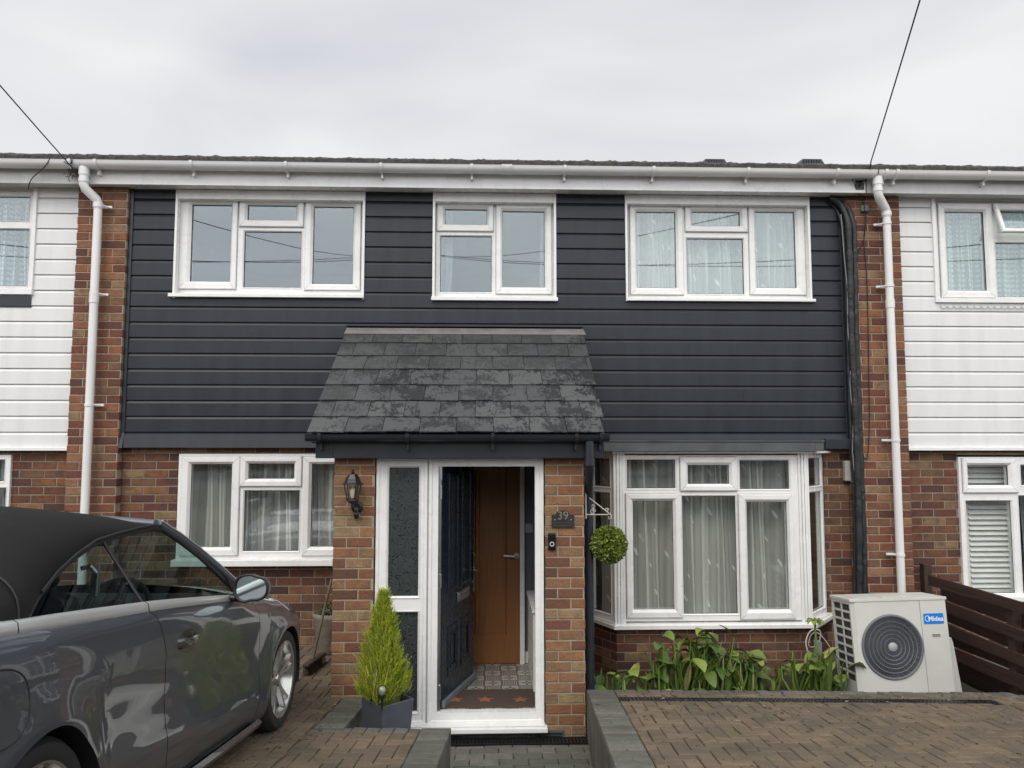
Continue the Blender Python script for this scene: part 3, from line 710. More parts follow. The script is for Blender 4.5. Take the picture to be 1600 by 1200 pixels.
def roof(h,x0,x1,name='roof',seed=1):
    mb=MB(); r=random.Random(seed)
    n=int((x1-x0)/.014)
    sl=math.tan(R(19))
    # wavy mossy tile edge, then the slope
    prof=[]
    def hgt(x,k): return .009*mnoise.noise(Vector((x*9,k*1.7,seed)))+.016*max(0,mnoise.noise(Vector((x*27,k*3.1,seed))))
    rows=[]
    for k,(y,z) in enumerate([(6.975,4.705),(6.965,4.735),(6.965,4.765),(7.0,4.790),(7.2,4.857),(7.5,4.955),(8.5,4.78+1.5*sl),(11.5,4.78+4.5*sl),(14.5,4.78+1.5*sl),(15,4.6)]):
        rows.append([(x0+(x1-x0)*i/n,y+hgt(x0+(x1-x0)*i/n,k+5)*.6,z+(hgt(x0+(x1-x0)*i/n,k) if k>0 else 0)) for i in range(n+1)])
    mb.grid(rows); 
    return part(mb,name,M['rooftile'],h)
roof(house,-3.6,3.74,seed=2)
mb=MB(); mb.box(-3.6,3.74,15,15.05,-.2,4.7); part(mb,'rear_wall',M['dark'],house)
def moss(px,seed):
    e=Vector((at(px,252,7.0).x,7.0,4.765)); mb=MB(); r=random.Random(seed)
    for k in range(5):
        w=.02+.02*r.random(); mb.lathe([(w*.2,.018),(w*.8,.012),(w,.0),(w*.7,-.01)],e+Vector((r.uniform(-.05,.05),r.uniform(-.02,.02),r.uniform(-.005,.006))),n=7)
    return mb
for px,lb in ((1117,'dark low roof vent cap nearer the middle of the roof edge'),(1269,'dark low roof vent cap nearer the right drainpipe')):
    Yv=7.32; x0=at(px-25,252,Yv).x; x1=at(px+25,252,Yv).x; zb=4.885; zt_=at(px,248,Yv).z
    mb=MB(); t=(x1-x0)*.2
    mb.v=[(x0,Yv,zb-.03),(x1,Yv,zb-.03),(x1,Yv+.35,zb+.05),(x0,Yv+.35,zb+.05),(x0+t,Yv,zt_),(x1-t,Yv,zt_),(x1-t,Yv+.3,zt_+.02),(x0+t,Yv+.3,zt_+.02)]
    mb.f=[(0,1,5,4),(1,2,6,5),(2,3,7,6),(3,0,4,7),(4,5,6,7)]; mb.m=[0]*5
    for k in range(7): mb.box(x0+t+.01+k*(x1-x0-2*t)/7.6,x0+t+.03+k*(x1-x0-2*t)/7.6,Yv-.012,Yv,zb,zt_-.006)
    o=mb.build('roof_vent',M['anth'],None,bevel=.006); c=Vector(((x0+x1)/2,Yv,zb))
    for v in o.data.vertices: v.co-=c
    o.location=c; tag(o,lb,'roof vent','roof vents')
# ---- drainpipes
def drainpipe(h,px_top,px_bend,sgn,brk,label):
    mt=M['pipe_white']; Yp=7.06
    xt=at(px_top,280,6.965).x; xp=at(px_bend,330,Yp).x
    mb=MB(); mb.tube([(xt,6.965,4.655),(xt,6.965,4.58)],.046,14); mb.tube([(xt,6.965,4.60),(xt,6.965,4.50),(xt+ (xp-xt)*.12,6.975,4.46),(xt+(xp-xt)*.85,7.05,4.385),(xp,Yp,4.345),(xp,Yp,4.30)],.041,14)
    mb.tube([(xp,Yp,4.31),(xp,Yp,.0)],.0365,16)
    mb.tube([(xt,6.965,4.545),(xt,6.965,4.515)],.046,14); mb.tube([(xp,Yp,4.35),(xp,Yp,4.31)],.0455,14)
    mb.tube([(xp,Yp,3.50),(xp,Yp,3.42)],.0415,14)
    p=part(mb,'drainpipe',mt,h); autosmooth(p,50); p['label']=label
    for z in brk:
        mb=MB(); mb.tube([(xp,Yp,z-.012),(xp,Yp,z+.012)],.042,16); s=sgn
        a,b=sorted((xp,xp+s*.10)); mb.box(a,b,Yp+.05,Yp+.06,z-.012,z+.012)
        mb.tube([(xp+s*.035,Yp,z),(xp+s*.085,Yp+.055,z-.004)],.008,6); mb.tube([(xp+s*.095,Yp+.045,z),(xp+s*.095,Yp+.06,z)],.010,8)
        part(mb,'bracket',mt,p)
drainpipe(house,131,153,1,[at(150,323,7.1).z,at(140,460,7.1).z,at(133,633,7.1).z],'white drainpipe on the left brick pier')
drainpipe(house,1371,1385,-1,[at(1388,351,7.1).z,at(1391,448,7.1).z,at(1398,688,7.1).z,at(1405,866,7.1).z],'white drainpipe on the right brick pier')
# ================================================================ neighbours
def neighbour(side):
    L=side<0
    h=empty('terraced_house',(side*7,WY,0),'left neighbouring house with pale boards beside the first drainpipe' if L else 'right neighbouring house with white boards and shuttered window','house','houses of the terrace')
    x0,x1=(-11.4,XL0) if L else (XR1,11.4)
    xs=(x0,x1)
    if L:
        u=rect(-150,295,50,461,CY); u=(u[0],u[1],u[2],ZT-.02); g=rect(-250,711,14,880,WY)
    else:
        u=rect(1463,314,1790,474,CY); u=(u[0],u[1],u[2],ZT-.02); g=rect(1500,711,1830,935,WY)
    brickwall('brick_wall',h,x0,x1,-.2,ZC+.03,WY,[g],[M['brick'],M['mortar_dark']],phase=0 if L else 1)
    mb=MB(); mb.plate(x0,x1,ZC+.03,ZT+.05,[u],7.246,7.34); part(mb,'upper_wall',M['dark'],h)
    mb=MB(); a,b=x0,x1
    mb.box(a,b,11,11.1,-.2,4.6); mb.box(a,b,7.35,11,2.12,2.3); mb.box(a,b,7.35,11,.02,.16); mb.box(a,b,7.35,11,4.56,4.62); X=a if L else b; mb.box(X-.05,X+.05,7.34,15,-.2,4.6)
    part(mb,'interior',M['plaster'],h)
    mb=MB(); cladding(mb,x0,x1,ZC,ZT,CY,[u],kick=False); 
    part(mb,'cladding',M['clad_white'],h)
    mb=MB(); mb.box(x0,x1,CY-.035,CY+.02,ZC-.025,ZC+.006); part(mb,'base_trim',M['upvc'],h,bevel=.003)
    mb=MB(); mb.box(*((u[1],u[1]+.035) if L else (u[0]-.035,u[0])),CY-.02,CY+.04,u[2],ZT); part(mb,'window_trim',M['upvc'],h,bevel=.003)
    if L:
        w1=window(h,7.22,(-150,284,52,458),[],[(-50,307,45,344),(-50,358,43,447),(-138,314,-66,447)],(-155,451,54,461),label='upstairs window with white lace cut by the left picture edge')
        window(h,7.22,(-250,711,13,874),[],[(-60,719,6,752),(-60,763,6,862),(-150,719,-72,862),(-240,719,-162,862)],(-254,872,15,882),gl='glass_low',label='ground floor window at the far left behind the car roof')
        mb=MB(); q=rect(-150,461,47,478,CY-.02); mb.box(q[0],q[1],CY-.012,CY+.01,q[2],q[3]-.003); part(mb,'sill_flashing',M['anth'],h)
        cur((-150,305,50,452),7.38,'lace_white','white lace net with scalloped hem in the left neighbour upstairs window',seed=21,scallop=1)
        cur((-246,714,12,868),7.38,'voile_plain','plain net in the left neighbour ground floor window',seed=22)
    else:
        w1=window(h,7.225,(1461,302,1788,472),[((1467,318,1551,466),(1479,331,1539,454))],[(1558,380,1640,464),(1700,330,1770,454),(1560,330,1640,362)],(1462,468,1800,475),label='upstairs window with lace net and top light ajar')
        # the open top light, tilted out at its foot
        q=rect(1552,320,1652,372,7.2); mb=MB(); W_=.055
        rows=[]
        for i,y in sash_prof(0,W_): rows.append([(q[0]+i,y,q[2]+i),(q[1]-i,y,q[2]+i),(q[1]-i,y,q[3]-i),(q[0]+i,y,q[3]-i)])
        mb.grid(rows,0,True)
        T=Matrix.Translation((0,7.2,q[3]))@Matrix.Rotation(R(-20),4,'X')@Matrix.Translation((0,0,-q[3])); mb.xf(T)
        part(mb,'open_sash',M['upvc'],w1)
        mb=MB(); mb.box(q[0]+W_,q[1]-W_,.015,.02,q[2]+W_,q[3]-W_); mb.xf(T); part(mb,'pane',M['glass'],w1)
        window(h,WY-.03,(1502,714,1828,932),[((1503,716,1589,770),(1512,727,1575,758))],[(1513,783,1583,927),(1596,727,1660,758),(1596,775,1660,927),(1700,727,1820,927)],(1500,930,1832,938),gl='glass_low',label='ground floor window with white slatted shutters')
        cur((1464,320,1680,470),7.38,'lace','green tinted lace net in the right neighbour upstairs window',seed=23,amp=.03,fold=.11)
        cur((1594,718,1824,926),7.40,'voile_plain','plain net beside the slatted shutter in the right neighbour ground floor window',seed=27)
        # plantation shutters
        s=empty('window_shutter',(at(1550,850,7.36).x,7.36,1.0),'white slatted shutter in the right neighbour ground floor window','shutter')
        q=rect(1506,722,1582,928,7.36); mb=MB(); mb.plate(*q,[(q[0]+.05,q[1]-.05,q[2]+.05,q[3]-.05)],7.36,7.38); part(mb,'frame',M['upvc'],s)
        mb=MB(); z=q[2]+.06
        while z<q[3]-.07:
            mb.grid([[(q[0]+.05,7.345,z),(q[1]-.05,7.345,z)],[(q[0]+.05,7.385,z+.045),(q[1]-.05,7.385,z+.045)]]); z+=.05
        part(mb,'slats',M['upvc'],s)
        # scalloped trim under the upstairs window
        mb=MB(); z=at(1550,478,CY).z
        x=u[0]+.01
        while x<u[1]:
            mb.tube([(x+.033*(1-math.cos(a)),CY-.012,z-.03*math.sin(a)) for a in [math.pi*k/8 for k in range(9)]],.0035,5,0,False); x+=.067
        part(mb,'scalloped_trim',mat('grey trim edge',(.40,.40,.40),.6),h)
    e0,e1=(x0,at(126,270,FY).x) if L else (at(1354,280,FY).x,x1)
    eaves(h,e0,e1,'upvc_old')
    gutter(h,x0 if L else gx(1374),gx(110) if L else x1,[gx(v) for v in ((-40,107) if L else (1386,1403,1545))],[],mt='pipe_white')
    roof(h,x0 if L else 3.74,-3.6 if L else x1,seed=5 if L else 9)
neighbour(-1); neighbour(1)
# ================================================================ porch
PY_=5.8
porch=empty('porch',(-.18,PY_,0),'brick entrance porch with slate lean-to roof and open front door','porch')
aX0=at(519,900,PY_).x; aX1=at(584,900,PY_).x; bX0=at(851.5,900,PY_).x; bX1=at(914,900,PY_).x; zpt=2.09
PM=[M['brick_porch'],M['mortar']]
pier('brick_pier',porch,aX0,aX1,PY_,-.2,zpt,PY_+.215,PM,phase=1,L=.192)
pier('brick_pier',porch,bX0,bX1,PY_,-.2,zpt,PY_+.215,PM,L=.192)
for (X,Xi) in ((aX0,aX0+.1),(bX1,bX1-.1)):   # flank walls back to the house
    mb=MB(); L_=WY-PY_-.215
    a=Matrix(((0,1,0,X),(-1,0,0,WY),(0,0,1,0),(0,0,0,1))) if X==aX0 else Matrix(((0,-1,0,X),(1,0,0,PY_+.215),(0,0,1,0),(0,0,0,1)))
    mb.plate(0,L_,-.2,zpt,[],.005,.1,1); bricks(mb,0,L_,-.2,zpt,0,(),.03,0); mb.xf(a); part(mb,'side_wall',PM,porch)
ZF=.170
mb=MB(); mb.box(aX1,bX0,PY_+.105,WY-.1,-.2,ZF-.004); part(mb,'floor_slab',M['concrete'],porch)
# tiled floor: two alternating patterns
def tile_mat():
    m=bpy.data.materials.new('patterned floor tiles'); m.use_nodes=True; N=m.node_tree.nodes; Lk=m.node_tree.links; p=N['Principled BSDF']; p.inputs['Roughness'].default_value=.35
    tc=N.new('ShaderNodeTexCoord'); mp=N.new('ShaderNodeMapping'); mp.inputs['Scale'].default_value=(1/.14,1/.14,1); Lk.new(tc.outputs['Object'],mp.inputs[0])
    fr=N.new('ShaderNodeVectorMath'); fr.operation='FRACTION'; Lk.new(mp.outputs[0],fr.inputs[0])
    sub=N.new('ShaderNodeVectorMath'); sub.operation='SUBTRACT'; sub.inputs[1].default_value=(.5,.5,0); Lk.new(fr.outputs[0],sub.inputs[0])
    sp=N.new('ShaderNodeSeparateXYZ'); Lk.new(sub.outputs[0],sp.inputs[0])
    def mth(op,a,b=None,v=None):
        n=N.new('ShaderNodeMath'); n.operation=op; Lk.new(a,n.inputs[0])
        if b is not None: Lk.new(b,n.inputs[1])
        if v is not None: n.inputs[1].default_value=v
        return n.outputs[0]
    ax=mth('ABSOLUTE',sp.outputs[0]); ay=mth('ABSOLUTE',sp.outputs[1])
    mx=mth('MAXIMUM',ax,ay); mn=mth('MINIMUM',ax,ay); sm=mth('ADD',ax,ay)
    star=mth('LESS_THAN',mth('ADD',mth('MULTIPLY',mn,v=3.2),mx),v=.44)      # pointed star
    dia=mth('LESS_THAN',sm,v=.14)
    rings=mth('GREATER_THAN',mth('SINE',mth('MULTIPLY',mx,v=62)),v=.1)
    ck=N.new('ShaderNodeTexChecker'); ck.inputs['Scale'].default_value=1; ck.inputs[1].default_value=(1,1,1,1); ck.inputs[2].default_value=(0,0,0,1); Lk.new(mp.outputs[0],ck.inputs['Vector'])
    A=mth('SUBTRACT',star,dia); B=rings
    m1=N.new('ShaderNodeMix'); Lk.new(ck.outputs['Fac'],m1.inputs[0]); Lk.new(A,m1.inputs[2]); Lk.new(B,m1.inputs[3])
    edge=mth('GREATER_THAN',mx,v=.475); f=mth('MAXIMUM',m1.outputs[0],edge)
    c=N.new('ShaderNodeMix'); c.data_type='RGBA'; c.inputs['A'].default_value=(.42,.40,.36,1); c.inputs['B'].default_value=(.035,.035,.037,1); Lk.new(f,c.inputs['Factor']); Lk.new(c.outputs['Result'],p.inputs['Base Color'])
    return m
mb=MB(); mb.box(aX1,bX0,PY_+.102,11,ZF-.0035,ZF); part(mb,'tiled_floor',tile_mat(),porch)
mb=MB(); XI=bX0+.03
mb.box(XI,XI+.02,PY_+.1,WY+.1,ZF,2.3); mb.box(aX1-.02,aX1,PY_+.1,WY+.1,ZF,2.3); mb.box(aX1,XI,PY_+.1,WY+.1,2.06,2.08)
mb.box(.36,XI+.02,7.1,7.13,ZF,2.06); mb.box(aX1-.05,-.48,7.1,7.13,ZF,2.06); part(mb,'inner_wall',M['plaster_grey'],porch)
mb=MB(); mb.box(.318,.36,7.04,7.12,ZF,2.06); mb.box(-.50,-.455,7.04,7.12,ZF,2.06); mb.box(-.455,.318,7.04,7.12,2.02,2.06); mb.box(.36,XI,7.085,7.0995,ZF,ZF+.10); mb.box(XI-.015,XI-.0002,PY_+.9,7.085,ZF,ZF+.10)
part(mb,'skirting',M['upvc'],porch,bevel=.004)
M['oak']=mat('oak veneer',(.27,.115,.036),.45,col2=(.20,.078,.022),vscale=3,stretch=(22,1,1.1),detail=6,bump=.08,bscale=30)
mb=MB(); mb.plate(-.455,.318,ZF+.005,2.02,[(-.335,-.08,ZF+.25,1.9),(-.055,.20,ZF+.25,1.9)],7.06,7.10); 
for a,b in ((-.335,-.08),(-.055,.20)): mb.rings(a,b,ZF+.25,1.9,[(0,7.06),(.012,7.074),(.02,7.074)]); mb.box(a+.0,b-.0,7.076,7.09,ZF+.25,1.9)
idr=part(mb,'inner_door',M['oak'],porch,label=None) if False else part(mb,'inner_door',M['oak'],porch)
idr['label']='tall oak inner door at the back of the porch'
hz=at(800,869,7.03).z
mb=MB(); mb.tube([(.285,7.06,hz),(.285,7.015,hz),(.27,7.005,hz),(.17,7.005,hz+.006)],.009,8); mb.tube([(.285,7.062,hz),(.285,7.05,hz)],.026,14); part(mb,'handle',M['satin'],idr)
sw=rect(820.5,818,834,832,7.09); mb=MB(); mb.box(sw[0],sw[1]-.004,7.085,7.098,sw[2],sw[3]); part(mb,'light_switch',M['satin'],porch,bevel=.003)
# white cabinet along the right wall
cab=empty('hall_cabinet',(.41,6.6,ZF),'low white cabinet just inside the door on the right','cabinet')
mb=MB(); mb.box(.385,.455,6.2,7.0,ZF+.02,.80); part(mb,'carcass',M['upvc'],cab,bevel=.004)
mb=MB(); mb.box(.375,.46,6.18,7.03,.80,.822); part(mb,'top',M['upvc'],cab,bevel=.004)
# door mat with stars
mat_=empty('door_mat',(-.15,6.0,ZF),'brown coir doormat with orange stars inside the threshold','doormat')
y1=onplane(800,1079,(0,6,ZF),Vector((0,0,1))).y
mb=MB(); mb.box(aX1+.02,bX0-.01,PY_+.103,y1,ZF+.0005,ZF+.012); part(mb,'mat',mat('coir',(.085,.06,.045),.95,var=.3,vscale=120,bump=.8,bscale=220),mat_)
mb=MB()
SM_=mat('orange pile',(.30,.11,.05),.95,var=.3,vscale=150)
for px,py in ((711,1096),(758,1096),(813,1096)):
    mb=MB()
    c=onplane(px,py,(0,6,ZF),Vector((0,0,1))); pts=[]
    for k in range(10):
        r_=.075 if k%2==0 else .031; a=math.pi/2+k*math.pi/5; pts.append((c.x+r_*math.cos(a),c.y+r_*math.sin(a)))
    for k in range(10):
        p,q=pts[k],pts[(k+1)%10]; mb.face([(c.x,c.y,ZF+.0145),(*p,ZF+.0145),(*q,ZF+.0145)])
    part(mb,'star_motif',SM_,mat_)
# ---- door frame
zft=at(720,722,PY_).z; zth=at(760,1115,PY_).z; zfb=at(760,1133,PY_).z; zsb=at(760,1145,PY_-.05).z
FX0=aX1+.004; FX1=bX0-.004
Xa=at(604,850,PY_).x; Xb=at(655,850,PY_).x; Xc=at(684,850,PY_).x; Xd=at(836.5,850,PY_).x; Xm=at(668,850,PY_).x
zt1=at(700,729,PY_).z; zm1=at(628,935,PY_).z; zm0=at(628,957,PY_).z
pa=(Xa,Xb,zm1,zt1); pb_=(Xa,Xb,zth,zm0); op=(Xc,Xd,zth,zt1)
YF=PY_+.03
mb=MB(); mb.plate(FX0,FX1,zfb,zft+.06,[pa,pb_,op],YF,YF+.07)
for q in (pa,pb_): mb.rings(q[0]-.006,q[1]+.006,q[2]-.006,q[3]+.006,[(0,YF-.001),(.003,YF-.008),(.014,YF+.006),(.015,YF+.02)])
mb.rings(FX0,Xm-.004,zfb,zft+.03,[(0,YF),(.004,YF-.01),(.022,YF-.01),(.03,YF-.001)]); mb.rings(Xm+.004,FX1,zfb,zft+.03,[(0,YF),(.004,YF-.01),(.022,YF-.01),(.03,YF-.001)])
mb.box(Xm-.003,Xm+.003,YF-.004,YF-.0005,zfb,zft,1)
dframe=part(mb,'door_frame',[M['upvc'],M['mitre']],porch)
mb=MB(); mb.box(FX0-.0,bX0+.012,PY_-.075,YF+.02,zsb,zfb-.001); mb.box(FX0,FX1,PY_-.04,YF+.02,zfb-.0008,zfb+.012); part(mb,'door_sill',M['upvc'],porch,bevel=.006)
# obscure scrolled glass
def scroll():
    m=bpy.data.materials.new('scrolled obscure glass'); m.use_nodes=True; N=m.node_tree.nodes; Lk=m.node_tree.links; p=N['Principled BSDF']
    p.inputs['Base Color'].default_value=(.035,.042,.045,1); p.inputs['Roughness'].default_value=.22; p.inputs['Specular IOR Level'].default_value=.7
    tc=N.new('ShaderNodeTexCoord'); n0=N.new('ShaderNodeTexNoise'); n0.inputs['Scale'].default_value=9; n0.inputs['Detail'].default_value=1; n0.inputs['Distortion'].default_value=2.2; Lk.new(tc.outputs['Object'],n0.inputs['Vector'])
    s=N.new('ShaderNodeMath'); s.operation='MULTIPLY'; s.inputs[1].default_value=50; Lk.new(n0.outputs[0],s.inputs[0]); c=N.new('ShaderNodeMath'); c.operation='SINE'; Lk.new(s.outputs[0],c.inputs[0])
    r=N.new('ShaderNodeMapRange'); r.inputs['From Min'].default_value=.55; r.inputs['From Max'].default_value=.9; Lk.new(c.outputs[0],r.inputs['Value'])
    mx=N.new('ShaderNodeMix'); mx.data_type='RGBA'; mx.inputs['A'].default_value=(.045,.055,.056,1); mx.inputs['B'].default_value=(.014,.016,.018,1); Lk.new(r.outputs[0],mx.inputs['Factor']); Lk.new(mx.outputs['Result'],p.inputs['Base Color'])
    b=N.new('ShaderNodeBump'); b.inputs['Strength'].default_value=.15; b.inputs['Distance'].default_value=.002; Lk.new(r.outputs[0],b.inputs['Height']); Lk.new(b.outputs[0],p.inputs['Normal'])
    return m
SG=scroll()
for q in (pa,pb_):
    mb=MB(); mb.box(q[0]-.004,q[1]+.004,YF+.02,YF+.03,q[2]-.004,q[3]+.004); o=part(mb,'side_pane',SG,dframe)
mb=MB(); mb.box(Xc+.001,Xc+.022,YF+.02,YF+.09,zth,zt1-.003); 
for z in (at(690,740,PY_).z,at(690,770,PY_).z,at(690,910,PY_).z,at(690,1085,PY_).z): mb.tube([(Xc+.02,YF+.012,z-.05),(Xc+.02,YF+.012,z+.05)],.009,8)
part(mb,'hinge_jamb',M['satin'],dframe)
# ---- open front door, swung inwards
H0=Vector((Xc+.028,YF+.07,0)); H1=Vector((at(739,1056,6.62).x,6.62,0)); dd=(H1-H0); DW=dd.length; dd.normalize(); nn=Vector((dd.y,-dd.x,0))   # outer face looks to the right/camera
DM=Matrix(((dd.x,nn.x*-1,0,H0.x),(dd.y,nn.y*-1,0,H0.y),(0,0,1,0),(0,0,0,1)))   # local y- = outer face
M['door_blue']=mat('anthracite blue door',(.012,.020,.034),.28,spec=.5,var=.1,vscale=20,bump=.04,bscale=90)
zd0=zth+.012+ .0; zd1=zt1-.015
mb=MB(); gl1=(.16,.33,1.02,1.88); gl2=(.47,.64,1.02,1.88); 
mb.plate(0,DW,zd0,zd1,[gl1,gl2],0,.045)
for q in (gl1,gl2): mb.rings(q[0]-.03,q[1]+.03,q[2]-.03,q[3]+.03,[(0,-.001),(.008,-.012),(.022,-.012),(.03,.004),(.032,.02)])
for q in ((.13,.36,.36,.74),(.44,.67,.36,.74)): mb.rings(*q,[(0,-.001),(.01,-.009),(.025,-.009),(.035,-.001),(.05,-.001),(.065,-.008),(.075,-.008)])
mb.xf(DM); door=part(mb,'front_door',M['door_blue'],porch); door['label']='dark blue panelled front door standing open inwards'
for q in (gl1,gl2):
    mb=MB(); mb.box(q[0],q[1],.015,.02,q[2],q[3]); mb.xf(DM); g=part(mb,'door_pane',SG,door)
mb=MB(); mb.box(.0,DW,-.025,.0,zd0,zd0+.05); mb.xf(DM); part(mb,'weather_bar',mat('grey weather bar',(.16,.18,.20),.45),door,bevel=.008)
zl=at(716,930,6.3).z; mb=MB(); mb.box(.33,.62,-.012,0,zl-.04,zl+.04); mb.box(.35,.60,-.02,-.012,zl-.022,zl+.026); mb.xf(DM); part(mb,'letter_box',M['satin'],door,bevel=.006)
zh=at(738,893,6.6).z; mb=MB(); mb.box(DW-.060,DW-.012,-.022,0,zh-.16,zh+.16); mb.tube([(DW-.055,-.01,zh+.02),(DW-.055,-.055,zh+.02),(DW-.075,-.06,zh+.02),(DW-.18,-.06,zh+.02)],.010,8); mb.xf(DM); part(mb,'handle',M['chrome'],door,bevel=.003)
mb=MB(); mb.box(DW-.0,DW+.002,.008,.036,zh-.3,zh+.3); mb.xf(DM); part(mb,'lock_strip',M['chrome'],door)
# ---- fascia, gutter and slate roof
zg0=at(700,692,5.62).z; zfz=at(700,716,5.70).z
fx0=at(493,700,5.70).x; fx1=at(942,700,5.70).x
mb=MB(); mb.box(fx0,fx1,5.70,5.725,zfz,zg0+.03); mb.box(fx0,fx1,5.725,PY_+.02,zfz+.004,zfz+.016)
mb.box(fx0,fx0+.02,5.725,WY-.08,zfz,zg0+.03); mb.box(fx1-.02,fx1,5.725,WY-.08,zfz,zg0+.03)
mb.box(fx0+.11,fx0+.125,5.694,5.6998,zfz,zg0+.03)
part(mb,'fascia',M['anth'],porch,bevel=.003)
gr=.05; gz=at(700,685,5.62).z+.022
gpx=lambda px: at(px,685,5.6).x
gutter(porch,gpx(476),gpx(953),[gpx(499),gpx(636),gpx(770),gpx(901),gpx(940)],[],mt='anth',yc=5.645,zc=gz,r=gr)
rx0=at(541,515,7.14).x; rx1=at(911,515,7.14).x; zr1=at(720,521,7.12).z; ye=5.66; ze=at(700,677,ye).z; yr=7.12
ex0=at(480,677,ye).x; ex1=at(948,677,ye).x
M['slate']=island('roof slate',[(0,(.050,.055,.055)),(.3,(.060,.065,.064)),(.6,(.044,.049,.050)),(.85,(.068,.072,.070))],rough=.6,mottle=((.038,.045,.040),.6),mscale=9,bump=.5,bscale=35,spec=.5,dirt=((.11,.115,.11),.35))
M['slate_wet']=island('roof slate with lichen swirls',[(0,(.062,.067,.068)),(.5,(.076,.081,.081)),(.8,(.056,.061,.063))],rough=.55,bump=.5,bscale=35,spec=.5)
# damp swirls: narrow stretched patches, darker
def swirl(m,dk=(.022,.025,.026,1)):
    N=m.node_tree.nodes; Lk=m.node_tree.links; p=N['Principled BSDF']; src=p.inputs['Base Color'].links[0].from_socket
    tc=N.new('ShaderNodeTexCoord'); g=N.new('ShaderNodeNewGeometry'); of=N.new('ShaderNodeVectorMath'); of.operation='SCALE'; of.inputs[0].default_value=(13,29,7); Lk.new(g.outputs['Random Per Island'],of.inputs['Scale']); ad=N.new('ShaderNodeVectorMath'); Lk.new(tc.outputs['Object'],ad.inputs[0]); Lk.new(of.outputs[0],ad.inputs[1]); mp=N.new('ShaderNodeMapping'); mp.inputs['Scale'].default_value=(1,.55,.6); mp.inputs['Rotation'].default_value=(0,0,.5); Lk.new(ad.outputs[0],mp.inputs[0])
    n=N.new('ShaderNodeTexNoise'); n.inputs['Scale'].default_value=30; n.inputs['Detail'].default_value=5; n.inputs['Distortion'].default_value=1.3; Lk.new(mp.outputs[0],n.inputs['Vector'])
    n2=N.new('ShaderNodeTexNoise'); n2.inputs['Scale'].default_value=5; Lk.new(ad.outputs[0],n2.inputs['Vector'])
    a=N.new('ShaderNodeMath'); a.operation='ADD'; Lk.new(n.outputs[0],a.inputs[0]); Lk.new(n2.outputs[0],a.inputs[1])
    r=N.new('ShaderNodeMapRange'); r.inputs['From Min'].default_value=.985; r.inputs['From Max'].default_value=1.035; Lk.new(a.outputs[0],r.inputs['Value'])
    mx=N.new('ShaderNodeMix'); mx.data_type='RGBA'; Lk.new(r.outputs[0],mx.inputs['Factor']); Lk.new(src,mx.inputs['A']); mx.inputs['B'].default_value=dk; Lk.new(mx.outputs['Result'],p.inputs['Base Color'])
    r2=N.new('ShaderNodeMapRange'); r2.inputs['To Min'].default_value=.62; r2.inputs['To Max'].default_value=.38; Lk.new(r.outputs[0],r2.inputs['Value']); Lk.new(r2.outputs[0],p.inputs['Roughness'])
swirl(M['slate_wet']); swirl(M['slate'],(.038,.042,.042,1))
mb=MB(); nrow=7
vis=[0]
# row edges measured in the photograph (bottom to top)
ys=[677,653,628,603,579,558,538,521]
ts=[]
def slopept(t): return (ye+(yr-ye)*t, ze+(zr1-ze)*t)
for y in ys:
    lo,hi=0,1
    for _ in range(40):
        mid=(lo+hi)/2; yy,zz=slopept(mid)
        # project
        d=Vector((0,yy,zz))-CAM; v=600-FPX*(d.dot(_u))/(d.dot(_f))
        if v>y: lo=mid
        else: hi=mid
    ts.append(lo)
ts[0]=0; ts[-1]=1
sdir=Vector((0,yr-ye,zr1-ze)).normalized(); sn=Vector((0,-sdir.z,sdir.y))
xl=lambda t: ex0+(rx0-ex0)*t
xr=lambda t: ex1+(rx1-ex1)*t
SLT=math.hypot(yr-ye,zr1-ze); SW=.272
rs=random.Random(4)
for k in range(7):
    t0,t1=ts[k],min(ts[k+1]+.025,1.0)
    x=xl(t0)-(SW*.5 if k%2 else 0)-.003; first=True
    while x<xr(t0):
        a0=max(x+.002,xl(t0)); b0=min(x+SW-.002,xr(t0)); a1=max(x+.002,xl(t1)); b1=min(x+SW-.002,xr(t1)); x+=SW
        if b0-a0<.03: continue
        lift0=.014+rs.uniform(0,.004); lift1=.004; j=rs.uniform(-.004,.004)
        def P(X,t,l): 
            yy,zz=slopept(t); v=Vector((X,yy,zz))+sn*l; return (v.x,v.y,v.z)
        tt=t0+j/SLT
        nseg=5
        bot=[P(a0+(b0-a0)*i/nseg,tt+rs.uniform(-.002,.002)/SLT,lift0) for i in range(nseg+1)]
        topv=[P(a1+(b1-a1)*i/nseg,t1,lift1) for i in range(nseg+1)]
        low=[P(a0+(b0-a0)*i/nseg,tt,lift0-.009) for i in range(nseg+1)]
        m_=1 if k<4 else 0
        mb.grid([low,bot,topv],m_)
        mb.face([low[0],bot[0],topv[0],P(a1,t1,0)],m_); mb.face([low[-1],P(b1,t1,0),topv[-1],bot[-1]],m_)
part(mb,'slate_roof',[M['slate'],M['slate_wet']],porch)
mb=MB(); e=[(ex0+.01,ye+.02,ze-.02),(ex1-.01,ye+.02,ze-.02),(rx1,yr+.06,zr1+.02),(rx0,yr+.06,zr1+.02)]
mb.face(e); mb.face([(x,y,z-.04) for x,y,z in e[::-1]])
for a,b in zip(e,e[1:]+e[:1]): mb.face([(a[0],a[1],a[2]-.04),(b[0],b[1],b[2]-.04),b,a])
